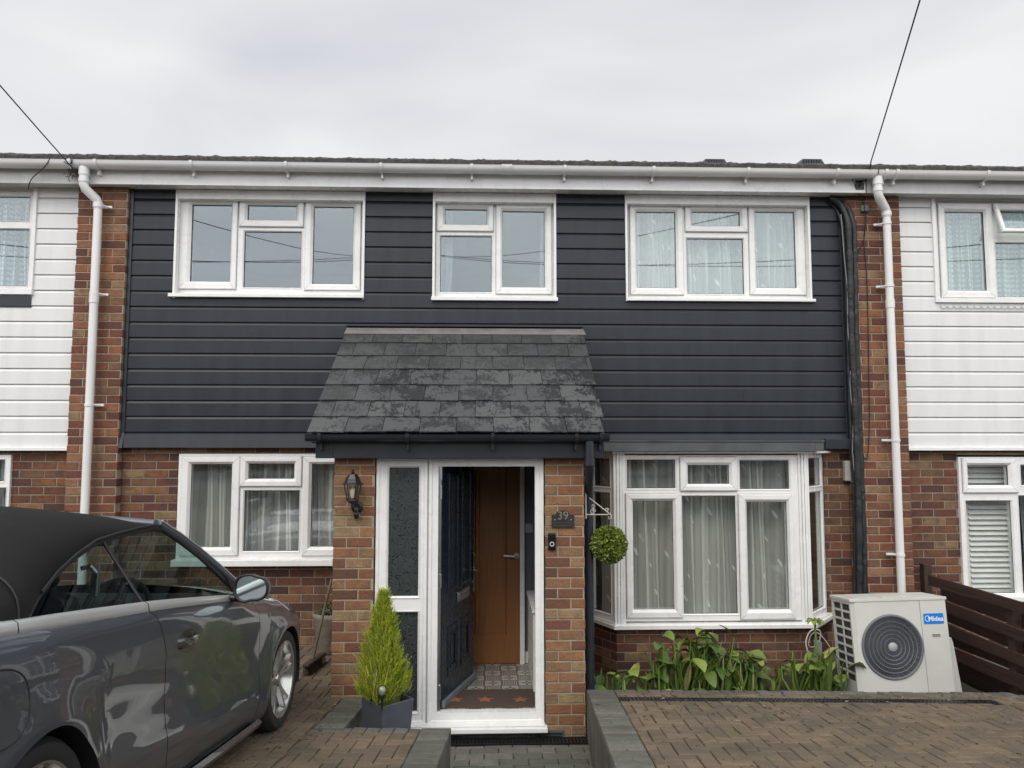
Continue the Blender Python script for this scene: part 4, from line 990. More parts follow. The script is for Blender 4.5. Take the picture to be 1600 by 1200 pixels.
# cheeks close the ends under the slope
for X in (ex0+.02,ex1-.03):
    mb.face([(X,5.72,zg0),(X,WY-.06,zg0),(X,WY-.06,zr1),(X,yr,zr1-.02),(X,ye+.05,ze-.01)]); mb.face([(X+.01,5.72,zg0),(X+.01,ye+.05,ze-.01),(X+.01,yr,zr1-.02),(X+.01,WY-.06,zr1),(X+.01,WY-.06,zg0)])
part(mb,'roof_deck',M['anth'],porch)
mb=MB(); zfl=at(720,513,7.17).z
mb.grid([[(rx0-.01,7.085,zr1-.012),(rx1+.02,7.085,zr1-.012)],[(rx0,7.09,zr1+.012),(rx1+.01,7.09,zr1+.012)],[(rx0,7.165,zfl),(rx1+.005,7.165,zfl)],[(rx0,7.20,zfl+.006),(rx1+.005,7.20,zfl+.006)]])
part(mb,'flashing',mat('lead flashing',(.16,.15,.145),.6,var=.2,vscale=9,stretch=(1,1,1)),porch)
mb=MB(); mb.box(rx0-.005,rx1-.0,7.15,7.21,zfl+.014,zfl+.032); part(mb,'flashing_cover',M['anth'],porch)
# porch downpipe with swan neck
mb=MB(); xa_=at(921,690,5.645).x; xb_=at(921,900,5.93).x; zz=gz-gr
mb.tube([(xa_,5.645,zz+.01),(xa_,5.645,zz-.13)],.034,14); mb.tube([(xa_,5.645,zz-.12),(xa_,5.645,zz-.16),(xa_+.004,5.67,zz-.21),(xb_-.002,5.90,zz-.36),(xb_,5.93,zz-.42),(xb_,5.93,zz-.50)],.033,14); mb.tube([(xb_,5.93,zz-.46),(xb_,5.93,.0)],.033,14)
mb.tube([(xa_,5.645,zz-.12),(xa_,5.645,zz-.17)],.039,14); mb.tube([(xb_,5.93,zz-.44),(xb_,5.93,zz-.51)],.038,14); mb.tube([(xb_,5.93,at(920,1020,5.9).z),(xb_,5.93,at(920,1014,5.9).z)],.038,14)
dp=part(mb,'downpipe',M['anth'],porch); autosmooth(dp,50)
# air bricks, plinth and drain below the sill
mb=MB(); mb.box(FX0,bX0+.25,PY_+.01,PY_+.1,-.05,zsb+.004); part(mb,'plinth',M['concrete'],porch)
def vent(x0,x1,z0,z1,y,lab):
    mb=MB(); mb.rings(x0,x1,z0,z1,[(0,y),(0,y-.016),(.012,y-.018),(.016,y-.008),(.018,y)],0); mb.box(x0+.015,x1-.015,y-.004,y+.002,z0+.015,z1-.015,1)
    k=z0+.022
    while k<z1-.02: mb.box(x0+.018,x1-.018,y-.009,y-.004,k,k+.004,0); k+=.012
    o=part(mb,'air_brick',[M['anth_weather'],M['dark']],porch)
q=rect(831,1141,881,1160,PY_); vent(q[0],q[1],q[2]+.004,q[3]+.002,PY_-.003,'')
q=rect(690,1147,727,1161,PY_); vent(q[0],q[1],q[2]+.004,q[3]+.0,PY_+.008,'')
# ================================================================ drain channels
def drain(name,xform,L,wd,label,base):
    o=empty(name,base,label,'drain')
    mb=MB(); mb.box(0,L,-wd/2,wd/2,-.06,-.020); c=mb
    mb.xf(xform); part(mb,'channel',M['dark'],o)
    mb=MB(); mb.box(0,L,-wd/2,-wd/2+.012,-.02,.001); mb.box(0,L,wd/2-.012,wd/2,-.02,.001); mb.box(0,L,-.006,.006,-.018,.0005)
    x=.0
    while x<L-.012: mb.box(x,x+.012,-wd/2+.012,wd/2-.012,-.018,-.0005); x+=.026
    mb.xf(xform); part(mb,'grating',M['black_plastic'],o)
drain('drain_channel',DR@Matrix.Translation((.2,DY,0)),RW-.5,.115,'long black slotted drain across the top of the right drive',tuple(DR@Vector((.2,DY,0))))
drain('drain_channel',Matrix.Translation((-.45,5.71,.006)),1.36,.12,'short black slotted drain in the sunken path under the door sill',(-.45,5.71,0))
# ================================================================ things on and by the house
def thing(mb,name,mats,label,cat,org,group=None,**k):
    o=mb.build(name,mats,None,**k); c=Vector(org)
    for v in o.data.vertices: v.co-=c
    o.location=c; return tag(o,label,cat,group)
# ---- wall lantern
lc=at(551,765,5.70); lx,lz=lc.x,lc.z; ly=5.70
lan=empty('wall_lantern',(lx,PY_,lz),'black coach lantern on the brick pier left of the door','wall lantern')
mb=MB(); s6=6
mb.lathe([(.0,.150),(.010,.148),(.006,.135),(.014,.128),(.010,.118),(.030,.112),(.052,.080),(.062,.050),(.074,.046),(.076,.036),(.060,.034)],(lx,ly,lz),n=6); part(mb,'hood',M['black_plastic'],lan)
mb=MB(); mb.lathe([(.060,.034),(.038,-.075),(.0,-.075)],(lx,ly,lz),n=6)
cage=MB()
for k in range(6):
    a=2*math.pi*k/6; cage.tube([(lx+.061*math.cos(a),ly+.061*math.sin(a),lz+.034),(lx+.039*math.cos(a),ly+.039*math.sin(a),lz-.075)],.0042,5)
cage.lathe([(.043,-.068),(.045,-.082),(.02,-.100),(.0,-.102)],(lx,ly,lz),n=6)
part(mb,'glass',glass('lantern glass',.06,(.9,.88,.8)),lan); part(cage,'cage',M['black_plastic'],lan)
mb=MB(); mb.lathe([(0,.02),(.012,.015),(.022,-.01),(.016,-.045),(.012,-.06)],(lx,ly,lz),n=12); part(mb,'bulb',mat('frosted bulb',(.75,.70,.6),.3),lan,smooth=True)
mb=MB(); bxx=lx+.018
mb.tube([(lx,ly,lz-.10),(lx,ly,lz-.125),(lx+.01,ly+.02,lz-.155),(bxx,ly+.06,lz-.165),(bxx,5.785,lz-.15)],.011,8)
mb.lathe([(0,-.010),(.030,-.010),(.042,-.004),(.044,.012),(.0,.012)],(bxx,5.788,lz-.135),'Y',16); mb.tube([(bxx,5.78,lz-.14),(bxx,5.765,lz-.185),(bxx,5.78,lz-.21)],.018,8)
part(mb,'bracket',M['black_plastic'],lan)
# ---- number plaque
q=rect(862,797,897,824,PY_-.012); cx=(q[0]+q[1])/2
plq=empty('number_plaque',(cx,PY_,q[2]),'dark arched house number plaque on the right brick pier','house number')
mb=MB(); zb,ztp=q[2],q[3]; zs_=zb+(ztp-zb)*.68; hw=(q[1]-q[0])/2
out_=[(cx-hw,zb),(cx+hw,zb),(cx+hw,zs_),(cx+hw*.78,zs_+.004)]+[(cx+hw*.62*math.cos(a),zs_+.006+(ztp-zs_-.006)*math.sin(a)) for a in [math.pi*k/10 for k in range(11)]]+[(cx-hw*.78,zs_+.004),(cx-hw,zs_)]
y0=PY_-.018
mb.face([(x,y0,z) for x,z in out_]); 
for a,b in zip(out_,out_[1:]+out_[:1]): mb.face([(a[0],PY_+.004,a[1]),(b[0],PY_+.004,b[1]),(b[0],y0,b[1]),(a[0],y0,a[1])])
part(mb,'plate',mat('slate plaque',(.018,.019,.018),.5,var=.3,vscale=30),plq,bevel=.003)
def text(s,size,parent,name,m,M4,ext=.002,bold=0):
    c=bpy.data.curves.new(name,'FONT'); c.body=s; c.size=size; c.extrude=ext; c.align_x='CENTER'; c.align_y='CENTER'; c.offset=bold
    t=bpy.data.objects.new(name,c); COL.objects.link(t); bpy.context.view_layer.update()
    me=bpy.data.meshes.new_from_object(t.evaluated_get(bpy.context.evaluated_depsgraph_get())); bpy.data.objects.remove(t)
    me.materials.clear(); me.materials.append(m); me.transform(M4)
    o=bpy.data.objects.new(name,me); COL.objects.link(o); o.parent=parent
    p=parent; off=Vector((0,0,0))
    while p is not None: off+=p.location; p=p.parent
    o.location=-off; return o
FR_=Matrix(((1,0,0,0),(0,0,-1,0),(0,1,0,0),(0,0,0,1)))   # text faces the camera (-Y)
text('39',.085,plq,'digits',mat('worn gilt',(.20,.19,.15),.5),Matrix.Translation((cx,y0-.002,zs_-.002))@FR_)
mb=MB()
for sx in (-1,1): mb.lathe([(0,-.003),(.004,-.002),(.004,.0)],(cx+sx*hw*.72,y0,zs_-.03),'Y',8)
part(mb,'screws',M['satin'],plq)
mb=MB(); mb.rings(cx-hw*.78,cx+hw*.78,zb+.012,zb+.036,[(0,y0),(0,y0-.0015),(.002,y0-.0015),(.002,y0)]); part(mb,'lower_panel',mat('plaque relief',(.06,.06,.05),.5),plq)
# ---- doorbell
q=rect(856.5,833,868.5,860,PY_-.02); cx=(q[0]+q[1])/2
bell=empty('doorbell',(cx,PY_,q[2]),'black video doorbell below the number plaque','doorbell')
mb=MB(); mb.box(q[0],q[1],PY_-.022,PY_+.004,q[2],q[3]); part(mb,'body',mat('gloss black',(.01,.01,.011),.15),bell,bevel=.008,seg=3)
zb_=q[2]+(q[3]-q[2])*.36
mb=MB(); mb.lathe([(.011,-.001),(.013,-.003),(.016,-.003),(.018,-.001)],(cx,PY_-.0222,zb_),'Y',24); part(mb,'button_ring',mat('pale ring',(.5,.55,.6),.3),bell)
mb=MB(); mb.lathe([(0,-.0015),(.008,-.0015),(.009,0)],(cx,PY_-.0222,q[3]-.022),'Y',16); part(mb,'camera_lens',M['black_plastic'],bell)
# ---- hanging basket bracket and topiary ball
HY=5.90
w0=at(914.5,773,HY); w1=at(914.5,804,HY); e1=at(955,804,HY); 
br=empty('hanging_bracket',(w1.x,HY,w1.z),'thin white scrolled iron bracket on the side of the porch','bracket')
mb=MB(); mb.tube([(w0.x,HY,w0.z),(e1.x-.03,HY,e1.z+.02),(e1.x,HY,e1.z-.005),(e1.x+.004,HY,e1.z-.03),(e1.x-.018,HY,e1.z-.034),(e1.x-.02,HY,e1.z-.015)],.0045,6)
mb.tube([(w1.x,HY,w1.z),(e1.x-.02,HY,e1.z)],.0042,6); mb.tube([(w0.x+.004,HY,w0.z+.03),(w0.x+.004,HY,w1.z-.03)],.006,6)
part(mb,'arm',mat('cream painted iron',(.55,.53,.47),.45),br)
mb=MB()
def curl(cx,cz,r,a0,turns,dr):
    return [(cx+(r-dr*t)*math.cos(a0+turns*2*math.pi*t),HY,cz+(r-dr*t)*math.sin(a0+turns*2*math.pi*t)) for t in [k/18 for k in range(19)]]
c_=at(926,797,HY); mb.tube(curl(c_.x,c_.z-.012,.022,0,1.3,.016),.0035,5); mb.tube(curl(c_.x,c_.z+.028,.018,math.pi,1.2,.012),.0035,5)
c_=at(948,797,HY); mb.tube(curl(c_.x,c_.z,.016,0,1.2,.010),.0035,5)
part(mb,'scroll',bpy.data.materials['cream painted iron'],br)
def leaf_ball(cx,cy,cz,r,n,seed,ls=.017):
    mb=MB(); q=random.Random(seed)
    for k in range(n):
        z=1-2*(k+.5)/n; a=k*2.39996+q.uniform(-.2,.2); h=math.sqrt(1-z*z)
        nrm=Vector((h*math.cos(a),h*math.sin(a),z)); rr=r*(q.uniform(.84,1.0) if q.random()<.6 else q.uniform(.72,.9)); c=Vector((cx,cy,cz))+nrm*rr
        d=(nrm*.75+Vector((q.gauss(0,.6),q.gauss(0,.6),q.gauss(0,.6)))).normalized(); t=d.cross(Vector((q.gauss(0,1),q.gauss(0,1),q.gauss(0,1)))).normalized(); w=ls*q.uniform(.35,.5); L=ls*q.uniform(.8,1.3)
        up=t.cross(d)*w*.5
        mb.grid([[c-t*w*.5+up*0,c+up*-.3,c+t*w*.5],[c+d*L*.5-t*w+up*.5,c+d*L*.5-up*.2,c+d*L*.5+t*w+up*.5],[c+d*L-t*.001,c+d*L-up*.2,c+d*L+t*.001]])
    return mb
M['box_leaf']=island('box leaves',[(0,(.06,.10,.012)),(.3,(.13,.18,.022)),(.6,(.21,.26,.04)),(.85,(.30,.34,.07))],rough=.45,bump=0,spec=.4)
bc=at(951,851,HY); ball=empty('topiary_ball',(bc.x,HY,bc.z),'round green topiary ball hanging from the porch bracket','topiary ball')
part(leaf_ball(bc.x,HY,bc.z,.139,4200,3),'foliage',M['box_leaf'],ball)
mb=MB(); mb.lathe([(0,.108),(.046,.098),(.082,.07),(.102,.032),(.108,0),(.102,-.032),(.082,-.07),(.046,-.098),(0,-.108)],(bc.x,HY,bc.z),n=20); part(mb,'core',mat('ball core',(.02,.03,.008),.9),ball,smooth=True)
mb=MB(); mb.tube([(bc.x,HY,bc.z+.13),(bc.x,HY,e1.z-.01)],.0022,5); part(mb,'chain',M['cable'],ball)
# ---- planter with golden conifer
tl=at(563,1092,5.27); tm=at(597,1096,5.10); tr_=at(647,1082,5.26); zt_=.45
pl=empty('planter',(tm.x,5.3,0),'angular slate grey planter standing in the pit beside the door','planter')
A=Vector((tl.x,5.30,0)); B=Vector((tm.x,5.10,0)); C_=Vector((tr_.x,5.27,0)); D_=A+C_-B
ctr=(A+B+C_+D_)/4
def ringp(k,z,dz=(0,0,0,0)): return [(ctr.x+(p.x-ctr.x)*k,ctr.y+(p.y-ctr.y)*k,z+d) for p,d in zip((A,B,C_,D_),dz)]
mb=MB(); mb.grid([ringp(.74,0.0),ringp(.80,.10),ringp(1,zt_),ringp(.93,zt_),ringp(.90,zt_-.06)],0,True); mb.face(ringp(.74,0.0)[::-1]); part(mb,'pot',mat('blue grey fibre clay',(.075,.085,.105),.6,var=.12,vscale=7,bump=.1),pl,bevel=.006)
mb=MB(); mb.face(ringp(.92,zt_-.05)); part(mb,'compost',M['soil'],pl)
ct=at(598,923,5.27); con=empty('dwarf_conifer',(ctr.x,ctr.y,zt_-.05),'lime green pointed conifer growing in the grey planter','conifer')
M['conifer']=island('golden conifer',[(0,(.14,.20,.016)),(.25,(.30,.38,.025)),(.55,(.46,.53,.045)),(.80,(.60,.64,.10)),(.96,(.36,.25,.08))],rough=.6,bump=0,spec=.25)
mb=MB(); q=random.Random(11); Hc=ct.z-zt_+.04; 
def prof_r(t):  # widest low, slender tip
    return .150*(1-t)**.95*(.90+.30*math.sin(min(1,t*3)*math.pi*.5))+.006 if t<1 else 0
for k in range(3600):
    t=q.random()**1.12; a=q.uniform(0,2*math.pi); lob=1+.20*math.sin(a*3+t*9)+.14*math.sin(a*7-t*15)
    R_=prof_r(t)*lob*(.45+.55*q.random()**.5); base=Vector((ctr.x-.035+R_*math.cos(a),ctr.y+R_*math.sin(a),zt_-.0+(Hc-.05)*t*.97))
    o_=Vector((math.cos(a),math.sin(a),0)); d=(o_*q.uniform(.25,.75)+Vector((0,0,q.uniform(.7,1.3)))+Vector((q.gauss(0,.16),q.gauss(0,.16),0))).normalized()
    L=q.uniform(.03,.085)*(1.2-.4*t)*(1.35 if q.random()<.08 else 1); side=d.cross(o_+Vector((q.gauss(0,.5),q.gauss(0,.5),q.gauss(0,.3)))).normalized()
    n_=side.cross(d)
    # feathery spray: stem with short side needles
    w=.0022
    mb.face([base-side*w,base+side*w,base+d*L+side*.0006,base+d*L-side*.0006])
    for j in range(5):
        tt=.15+.17*j; c=base+d*L*tt; ln=.017*(1-.55*tt)
        for sg in (-1,1):
            e=c+(d*.9+side*sg*.75+n_*q.gauss(0,.25)).normalized()*ln
            mb.face([c-d*.0022,c+d*.0022,e+side*.0002,e-d*.0008])
part(mb,'foliage',M['conifer'],con)
mb=MB(); mb.tube([(ctr.x,ctr.y,zt_-.06),(ctr.x,ctr.y,zt_+Hc*.8)],[.014,.004],7)
mb.lathe([(.08,.0),(.09,.08),(.065,.25),(.035,.42),(.01,.5),(0,.51)],(ctr.x,ctr.y,zt_-.05),n=12)
part(mb,'trunk',mat('inner twigs',(.07,.085,.015),.9,var=.4,vscale=40),con)
g=at(597,1079,5.09); sg_=empty('garden_globe_light',(g.x,5.09,g.z),'small clear globe light stuck in front of the conifer','garden light')
mb=MB(); mb.lathe([(.0,.036),(.014,.033),(.027,.022),(.034,.005),(.034,-.008),(.026,-.026),(.018,-.033)],(g.x,5.09,g.z),n=20); part(mb,'globe',glass('globe glass',.06,(.75,.75,.7)),sg_,smooth=True)
mb=MB(); mb.lathe([(.018,-.031),(.024,-.034),(.024,-.046),(.008,-.05),(.006,-.12)],(g.x,5.09,g.z),n=14); part(mb,'cap',M['black_plastic'],sg_); mb=MB(); mb.lathe([(0,.026),(.016,.022),(.024,.004),(.020,-.02),(.010,-.03)],(g.x,5.09,g.z),n=14); part(mb,'diffuser',mat('frosted diffuser',(.42,.44,.36),.4),sg_,smooth=True)
# ---- broom
zpv=pL.z
hb=onplane(488,1040,(0,0,zpv+.05),Vector((0,0,1))); 
bt=at(516,916,hb.y+.28); brm=empty('broom',(hb.x,hb.y,zpv),'wooden yard broom leaning between the car and porch','broom')
mb=MB(); mb.tube([Vector((hb.x,hb.y,zpv+.10)),Vector(bt)+Vector((.01,0,.06))],[.0135,.012],8); part(mb,'handle',mat('weathered ash',(.13,.10,.075),.8,col2=(.07,.055,.045),vscale=12,stretch=(1,1,.2)),brm,smooth=True)
ha=onplane(477,1050,(0,0,zpv+.04),Vector((0,0,1))); hc=onplane(506,1022,(0,0,zpv+.08),Vector((0,0,1)))
u_=(hc-ha); Lh=u_.length; u_.normalize(); sv=Vector((-u_.y,u_.x,0)); TM=Matrix(((u_.x,sv.x,0,ha.x),(u_.y,sv.y,0,ha.y),(0,0,1,zpv),(0,0,0,1)))
mb=MB(); mb.box(0,Lh,-.028,.028,.075,.10); mb.xf(TM); part(mb,'head',mat('broom stock',(.07,.05,.035),.8,var=.3),brm,bevel=.008)
mb=MB(); q=random.Random(5)
for k in range(520):
    x=q.uniform(0.004,Lh-.004); y=q.uniform(-.024,.024); dx=q.gauss(0,.010); dy=y*.5+q.gauss(0,.008)
    mb.face([(x-.0016,y,.078),(x+.0016,y,.078),(x+dx+.0012,y+dy,.004),(x+dx-.0012,y+dy,.004)])
mb.xf(TM); part(mb,'bristles',mat('bristle',(.035,.026,.020),.9,var=.4,vscale=60),brm)
# ---- stone pot behind the broom
pp=onplane(509,1025,(0,0,zpv),Vector((0,0,1))); pp=Vector((pp.x+.03,pp.y+.12,zpv))
pot=empty('stone_pot',pp,'weathered stone pot by the wall, half hidden by the porch pier','plant pot')
mb=MB(); mb.lathe([(0,0),(.11,0),(.125,.02),(.165,.30),(.175,.315),(.178,.35),(.16,.355),(.155,.30)],pp,n=28); part(mb,'pot',mat('weathered stone',(.24,.21,.17),.95,col2=(.09,.08,.06),vscale=6,bump=.6,bscale=40,detail=8),pot,smooth=True)
mb=MB(); mb.lathe([(0,.31),(.157,.31)],pp,n=20); q=random.Random(3)
part(mb,'compost',M['soil'],pot)
mb=leaf_ball(pp.x,pp.y,pp.z+.31,.13,300,8,.03); part(mb,'moss_plant',mat('pot weeds',(.06,.09,.025),.8,var=.4),pot)
# ---- air conditioning unit
AY=5.98
f0=rect(1333.5,940,1490,1080,AY)
aw=at(1488,1000,AY).x-at(1338,1000,AY).x; ax0=at(1336,1060,AY).x+.035; azb=.12; azt=at(1410,936,AY+.05).z
ah=azt-azb
ac=empty('air_conditioning_unit',(ax0,AY,azb),'white outdoor air conditioner with round fan grille in the flower bed','air conditioner')
M['ac']=mat('off white powder coat',(.56,.56,.52),.42,var=.05,vscale=3)
dep=.34
LT=Matrix.Translation((ax0,AY,azb))@Matrix.Rotation(R(-5.0),4,'X')@Matrix.Rotation(R(-1.2),4,'Y')
def acp(mb,name,mats,parent=None,**k):
    mb.xf(LT); return part(mb,name,mats,parent or ac,**k)
fc=(aw*.395,ah*.54); frx=.232
# front panel with a round opening
mb=MB(); x0_,x1_,z0_,z1_=.028,aw*.72,.0,ah-.02
AN=sorted([2*math.pi*k/56 for k in range(56)]+[math.atan2(zc_-fc[1],xc_-fc[0])%(2*math.pi) for xc_ in (x0_,x1_) for zc_ in (z0_,z1_)])
circ=[(fc[0]+(frx+.012)*math.cos(a),fc[1]+(frx+.012)*math.sin(a)) for a in AN]
def onbox(a):
    c,s=math.cos(a),math.sin(a); t=min([((x1_-fc[0])/c) if c>1e-9 else 1e9,((x0_-fc[0])/c) if c<-1e-9 else 1e9,((z1_-fc[1])/s) if s>1e-9 else 1e9,((z0_-fc[1])/s) if s<-1e-9 else 1e9]); return (fc[0]+c*t,fc[1]+s*t)
bxp=[onbox(a) for a in AN]
mb.grid([[(x,0,z) for x,z in bxp],[(x,0,z) for x,z in circ],[(fc[0]+(x-fc[0])*.985,-.006,fc[1]+(z-fc[1])*.985) for x,z in circ],[(fc[0]+(x-fc[0])*.96,.006,fc[1]+(z-fc[1])*.96) for x,z in circ],[(fc[0]+(x-fc[0])*.96,.10,fc[1]+(z-fc[1])*.96) for x,z in circ]],0,True)
acp(mb,'front_panel',M['ac'])
mb=MB()
mb.box(x1_+.004,aw,0.0,dep,0,ah-.02)
mb.face([(.0,.02,0),(x0_,0,0),(x0_,0,ah-.02),(-.0,.02,ah-.02)])
mb.box(-.0,aw,dep-.01,dep,0,ah-.02); mb.box(0,aw,.01,dep,0,.012)
acp(mb,'casing',M['ac'],bevel=.004)
mb=MB(); mb.box(-.012,aw+.008,-.006,dep+.01,ah-.022,ah); mb.box(.05,.25,.06,dep-.06,ah,ah+.004); mb.box(.28,aw-.05,.06,dep-.06,ah,ah+.004); acp(mb,'lid',M['ac'],bevel=.008,seg=3)
mb=MB(); mb.lathe([(0,0),(.18,.0)],(fc[0],.11,fc[1]),'Y',32); mb.lathe([(.235,0),(.235,.1)],(fc[0],.01,fc[1]),'Y',32)
mb.box(.03,x1_,.20,.21,.02,ah-.03); acp(mb,'fan_housing',M['dark'])
mb=MB(); 
for b in range(3):
    a0=b*2*math.pi/3+.4; rows=[]
    for i in range(6):
        r_=.05+.17*i/5; rows.append([(fc[0]+r_*math.cos(a0+w_+i*.07),.075-.03*(w_/.9)+.01,fc[1]+r_*math.sin(a0+w_+i*.07)) for w_ in [j*.18 for j in range(6)]])
    mb.grid(rows)
mb.lathe([(0,-.03),(.045,-.025),(.05,.02)],(fc[0],.08,fc[1]),'Y',20)
acp(mb,'fan',mat('fan plastic',(.05,.055,.07),.4),smooth=True)
M['grille']=mat('dark grey grille',(.10,.105,.125),.45)
mb=MB()
for k in range(1,31):
    r_=.034+(frx-.03)*k/30; w_=.0013
    mb.lathe([(r_-w_,-.006),(r_+w_,-.006),(r_+w_,-.002),(r_-w_,-.002),(r_-w_,-.006)],(fc[0],0,fc[1]),'Y',56)
for k in range(44):
    a=k*2*math.pi/44; pts=[(fc[0]+r_*math.cos(a+(r_/frx)*.9),-.0035,fc[1]+r_*math.sin(a+(r_/frx)*.9)) for r_ in [.034+(frx-.034)*i/7 for i in range(8)]]; mb.tube(pts,.0013,4)
acp(mb,'grille',M['grille'])
mb=MB()
for r_ in (.067,.098,.128,.160,.192): mb.lathe([(r_-.0026,-.008),(r_+.0026,-.009),(r_+.0026,-.002),(r_-.0026,-.002),(r_-.0026,-.008)],(fc[0],0,fc[1]),'Y',64)
mb.lathe([(frx-.006,-.004),(frx,-.012),(frx+.008,-.012),(frx+.016,-.001)],(fc[0],0,fc[1]),'Y',64)
acp(mb,'grille_ring',mat('grey grille rings',(.145,.15,.17),.4))
mb=MB(); mb.lathe([(0,-.014),(.030,-.013),(.036,-.006),(.036,0)],(fc[0],0,fc[1]),'Y',28); acp(mb,'grille_hub',mat('hub grey',(.34,.35,.36),.4),smooth=True)
# louvred left flank: open windows in the casing
mb=MB(); 
holes=[]
for c in range(2):
    for r_ in range(9): holes.append((.03+c*.145,.03+c*.145+.130,ah-.095-r_*.066,ah-.095-r_*.066+.050))
mb.plate(0.01,dep,0,ah-.02,holes,0,.008)
SM=Matrix(((0,-1,0,0.0),(1,0,0,0),(0,0,1,0),(0,0,0,1)))
SM=Matrix(((0,1,0,-.004),(1,0,0,0.0),(0,0,1,0),(0,0,0,1)))
mb.xf(SM); acp(mb,'side_louvre',M['ac'],bevel=.002)
mb=MB(); mb.box(.02,.024,.02,dep-.01,.02,ah-.04)
for k in range(60): mb.box(.014,.02,.02+k*.005,.0212+k*.005,.02,ah-.04)
acp(mb,'coil_fins',mat('coil fins',(.09,.09,.09),.5,var=.3,vscale=30))
mb=MB(); 
P=[(aw,.03,ah*.62),(aw+.045,.05,ah*.60),(aw+.055,.05,ah*.55),(aw+.095,.06,0.0),(aw,.03,0)]
mb.face(P[::-1]); mb.face([(x,y+.2,z) for x,y,z in P]); 
for a,b in zip(P,P[1:]+P[:1]): mb.face([a,b,(b[0],b[1]+.2,b[2]),(a[0],a[1]+.2,a[2])])
acp(mb,'valve_cover',M['ac'],bevel=.006)
# badge
bx_,bz_=aw*.855,ah*.795; bw,bh=.080,.040
mb=MB(); pts=[]
for (sx,sz,a0) in ((1,1,0),(-1,1,90),(-1,-1,180),(1,-1,270)):
    for k in range(5): a=R(a0+k*22.5); pts.append((bx_+sx*(bw-.008)+.008*math.cos(a),bz_+sz*(bh-.008)+.008*math.sin(a)))
mb.face([(x,-.0025,z) for x,z in pts]); 
for a,b in zip(pts,pts[1:]+pts[:1]): mb.face([(a[0],0.0,a[1]),(b[0],0.0,b[1]),(b[0],-.0025,b[1]),(a[0],-.0025,a[1])])
bdg=acp(mb,'badge',mat('blue badge',(.005,.19,.62),.35))
WHT=mat('badge white',(.8,.8,.8),.5)
text('Midea',.050,ac,'badge_lettering',WHT,LT@Matrix.Translation((bx_+.016,-.0035,bz_-.002))@FR_,ext=.0006,bold=.0009)
mb=MB(); mb.lathe([(.0185,-.0035),(.0225,-.0035)],(bx_-.048,0,bz_+.002),'Y',28,a0=R(60),a1=R(330)); acp(mb,'badge_emblem',WHT)
mb=MB(); mb.rings(bx_-.028,bx_+.045,ah*.615,ah*.655,[(0,-.001),(.002,-.003),(.005,-.0008)],0); mb.box(bx_-.023,bx_+.04,-.0012,-.0004,ah*.615+.004,ah*.655-.004,1); acp(mb,'handle_recess',[M['ac'],mat('recess grey',(.22,.22,.20),.6)])
mb=MB(); mb.box(.05,.15,-.02,dep,-.04,.0); mb.box(aw-.15,aw-.05,-.02,dep,-.04,.0); acp(mb,'foot',M['black_plastic'])
# ---- insulated refrigerant lines, cables
pz=lambda px,py,Y: at(px,py,Y)
def lines():
    o=empty('insulated_pipes',(at(1340,900,7.1).x,7.1,.3),'bundle of black insulated pipes running down beside the right pier','pipes')
    src=[((1296,309),(1314,318),(1325,345),(1328,420),(1330,520),(1335,620),(1339,720),(1342,820),(1343,925),(1345,1010)),
         ((1301,307),(1322,316),(1334,350),(1336,430),(1338,540),(1342,650),(1346,760),(1350,850),(1351,925),(1352,1010)),
         ((1292,311),(1306,324),(1317,352),(1322,430),(1325,530),(1328,640),(1333,740),(1336,830),(1336,925),(1337,1010))]
    for k,(s,Y,r_) in enumerate(zip(src,(7.10,7.12,7.15),(.030,.027,.018))):
        P=[at(x,y,Y-.0+ (.06 if i<2 else 0)) for i,(x,y) in enumerate(s)]
        Q=[]
        for a,b in zip(P,P[1:]):
            n=max(2,int((b-a).length/.025))
            Q+=[a.lerp(b,i/n) for i in range(n)]
        Q.append(P[-1]); q=random.Random(k)
        # smooth the polyline
        for _ in range(6): Q=[Q[0]]+[(Q[i-1]+Q[i]*2+Q[i+1])/4 for i in range(1,len(Q)-1)]+[Q[-1]]
        rr=[r_*(1+.10*math.sin(i*.55+k)+.05*q.uniform(-1,1)) if i%23 else r_*.80 for i in range(len(Q))]
        mb=MB(); mb.tube(Q,rr,10); part(mb,'pipe',M['foam'],o,smooth=True)
    mb=MB(); P=[at(x,y,7.10) for x,y in ((1314,335),(1319,400),(1324,450),(1325,520),(1330,560),(1328,600),(1333,660),(1332,705),(1337,760))]; mb.tube(P,.0045,6); part(mb,'wire',mat('grey wire',(.22,.23,.24),.5),o)
lines()
# weatherproof box with lead, white wire down beside the bay
q=rect(1320,720,1334,752,7.2)
jb=empty('wall_box',((q[0]+q[1])/2,7.25,q[2]),'small pale plastic cable box on the brickwork beside the black pipes','cable box')
mb=MB(); mb.box(q[0],q[1],7.19,7.25,q[2],q[3]); part(mb,'body',mat('grey abs',(.38,.37,.34),.5),jb,bevel=.012,seg=3)
mb=MB(); mb.tube([at(1330,752,7.2),at(1338,765,7.16),at(1340,790,7.1)],.005,6); part(mb,'lead',M['cable_white'],jb)
thing((lambda m:(m.tube([at(1282,726,7.22),at(1280,790,7.235),at(1282,840,7.235),at(1287,900,7.235),at(1290,938,7.235)],.0045,6),m)[1])(MB()),'wall_cable',M['cable_white'],'thin white cable hanging down the brick right of the bay','cable',at(1286,840,7.235))
mb=MB(); 
def loops(mb,pts,r_=.006): 
    Q=[Vector(p) for p in pts]
    for _ in range(3):
        N2=[Q[0]]
        for a,b in zip(Q,Q[1:]): N2+= [a.lerp(b,.25),a.lerp(b,.75)]
        Q=N2+[Q[-1]]
    mb.tube(Q,r_,6)
sock=empty('outdoor_socket',(at(1280,1016,6.7).x,6.7,.35),'grey outdoor socket with white looped flex among the bed plants','socket')
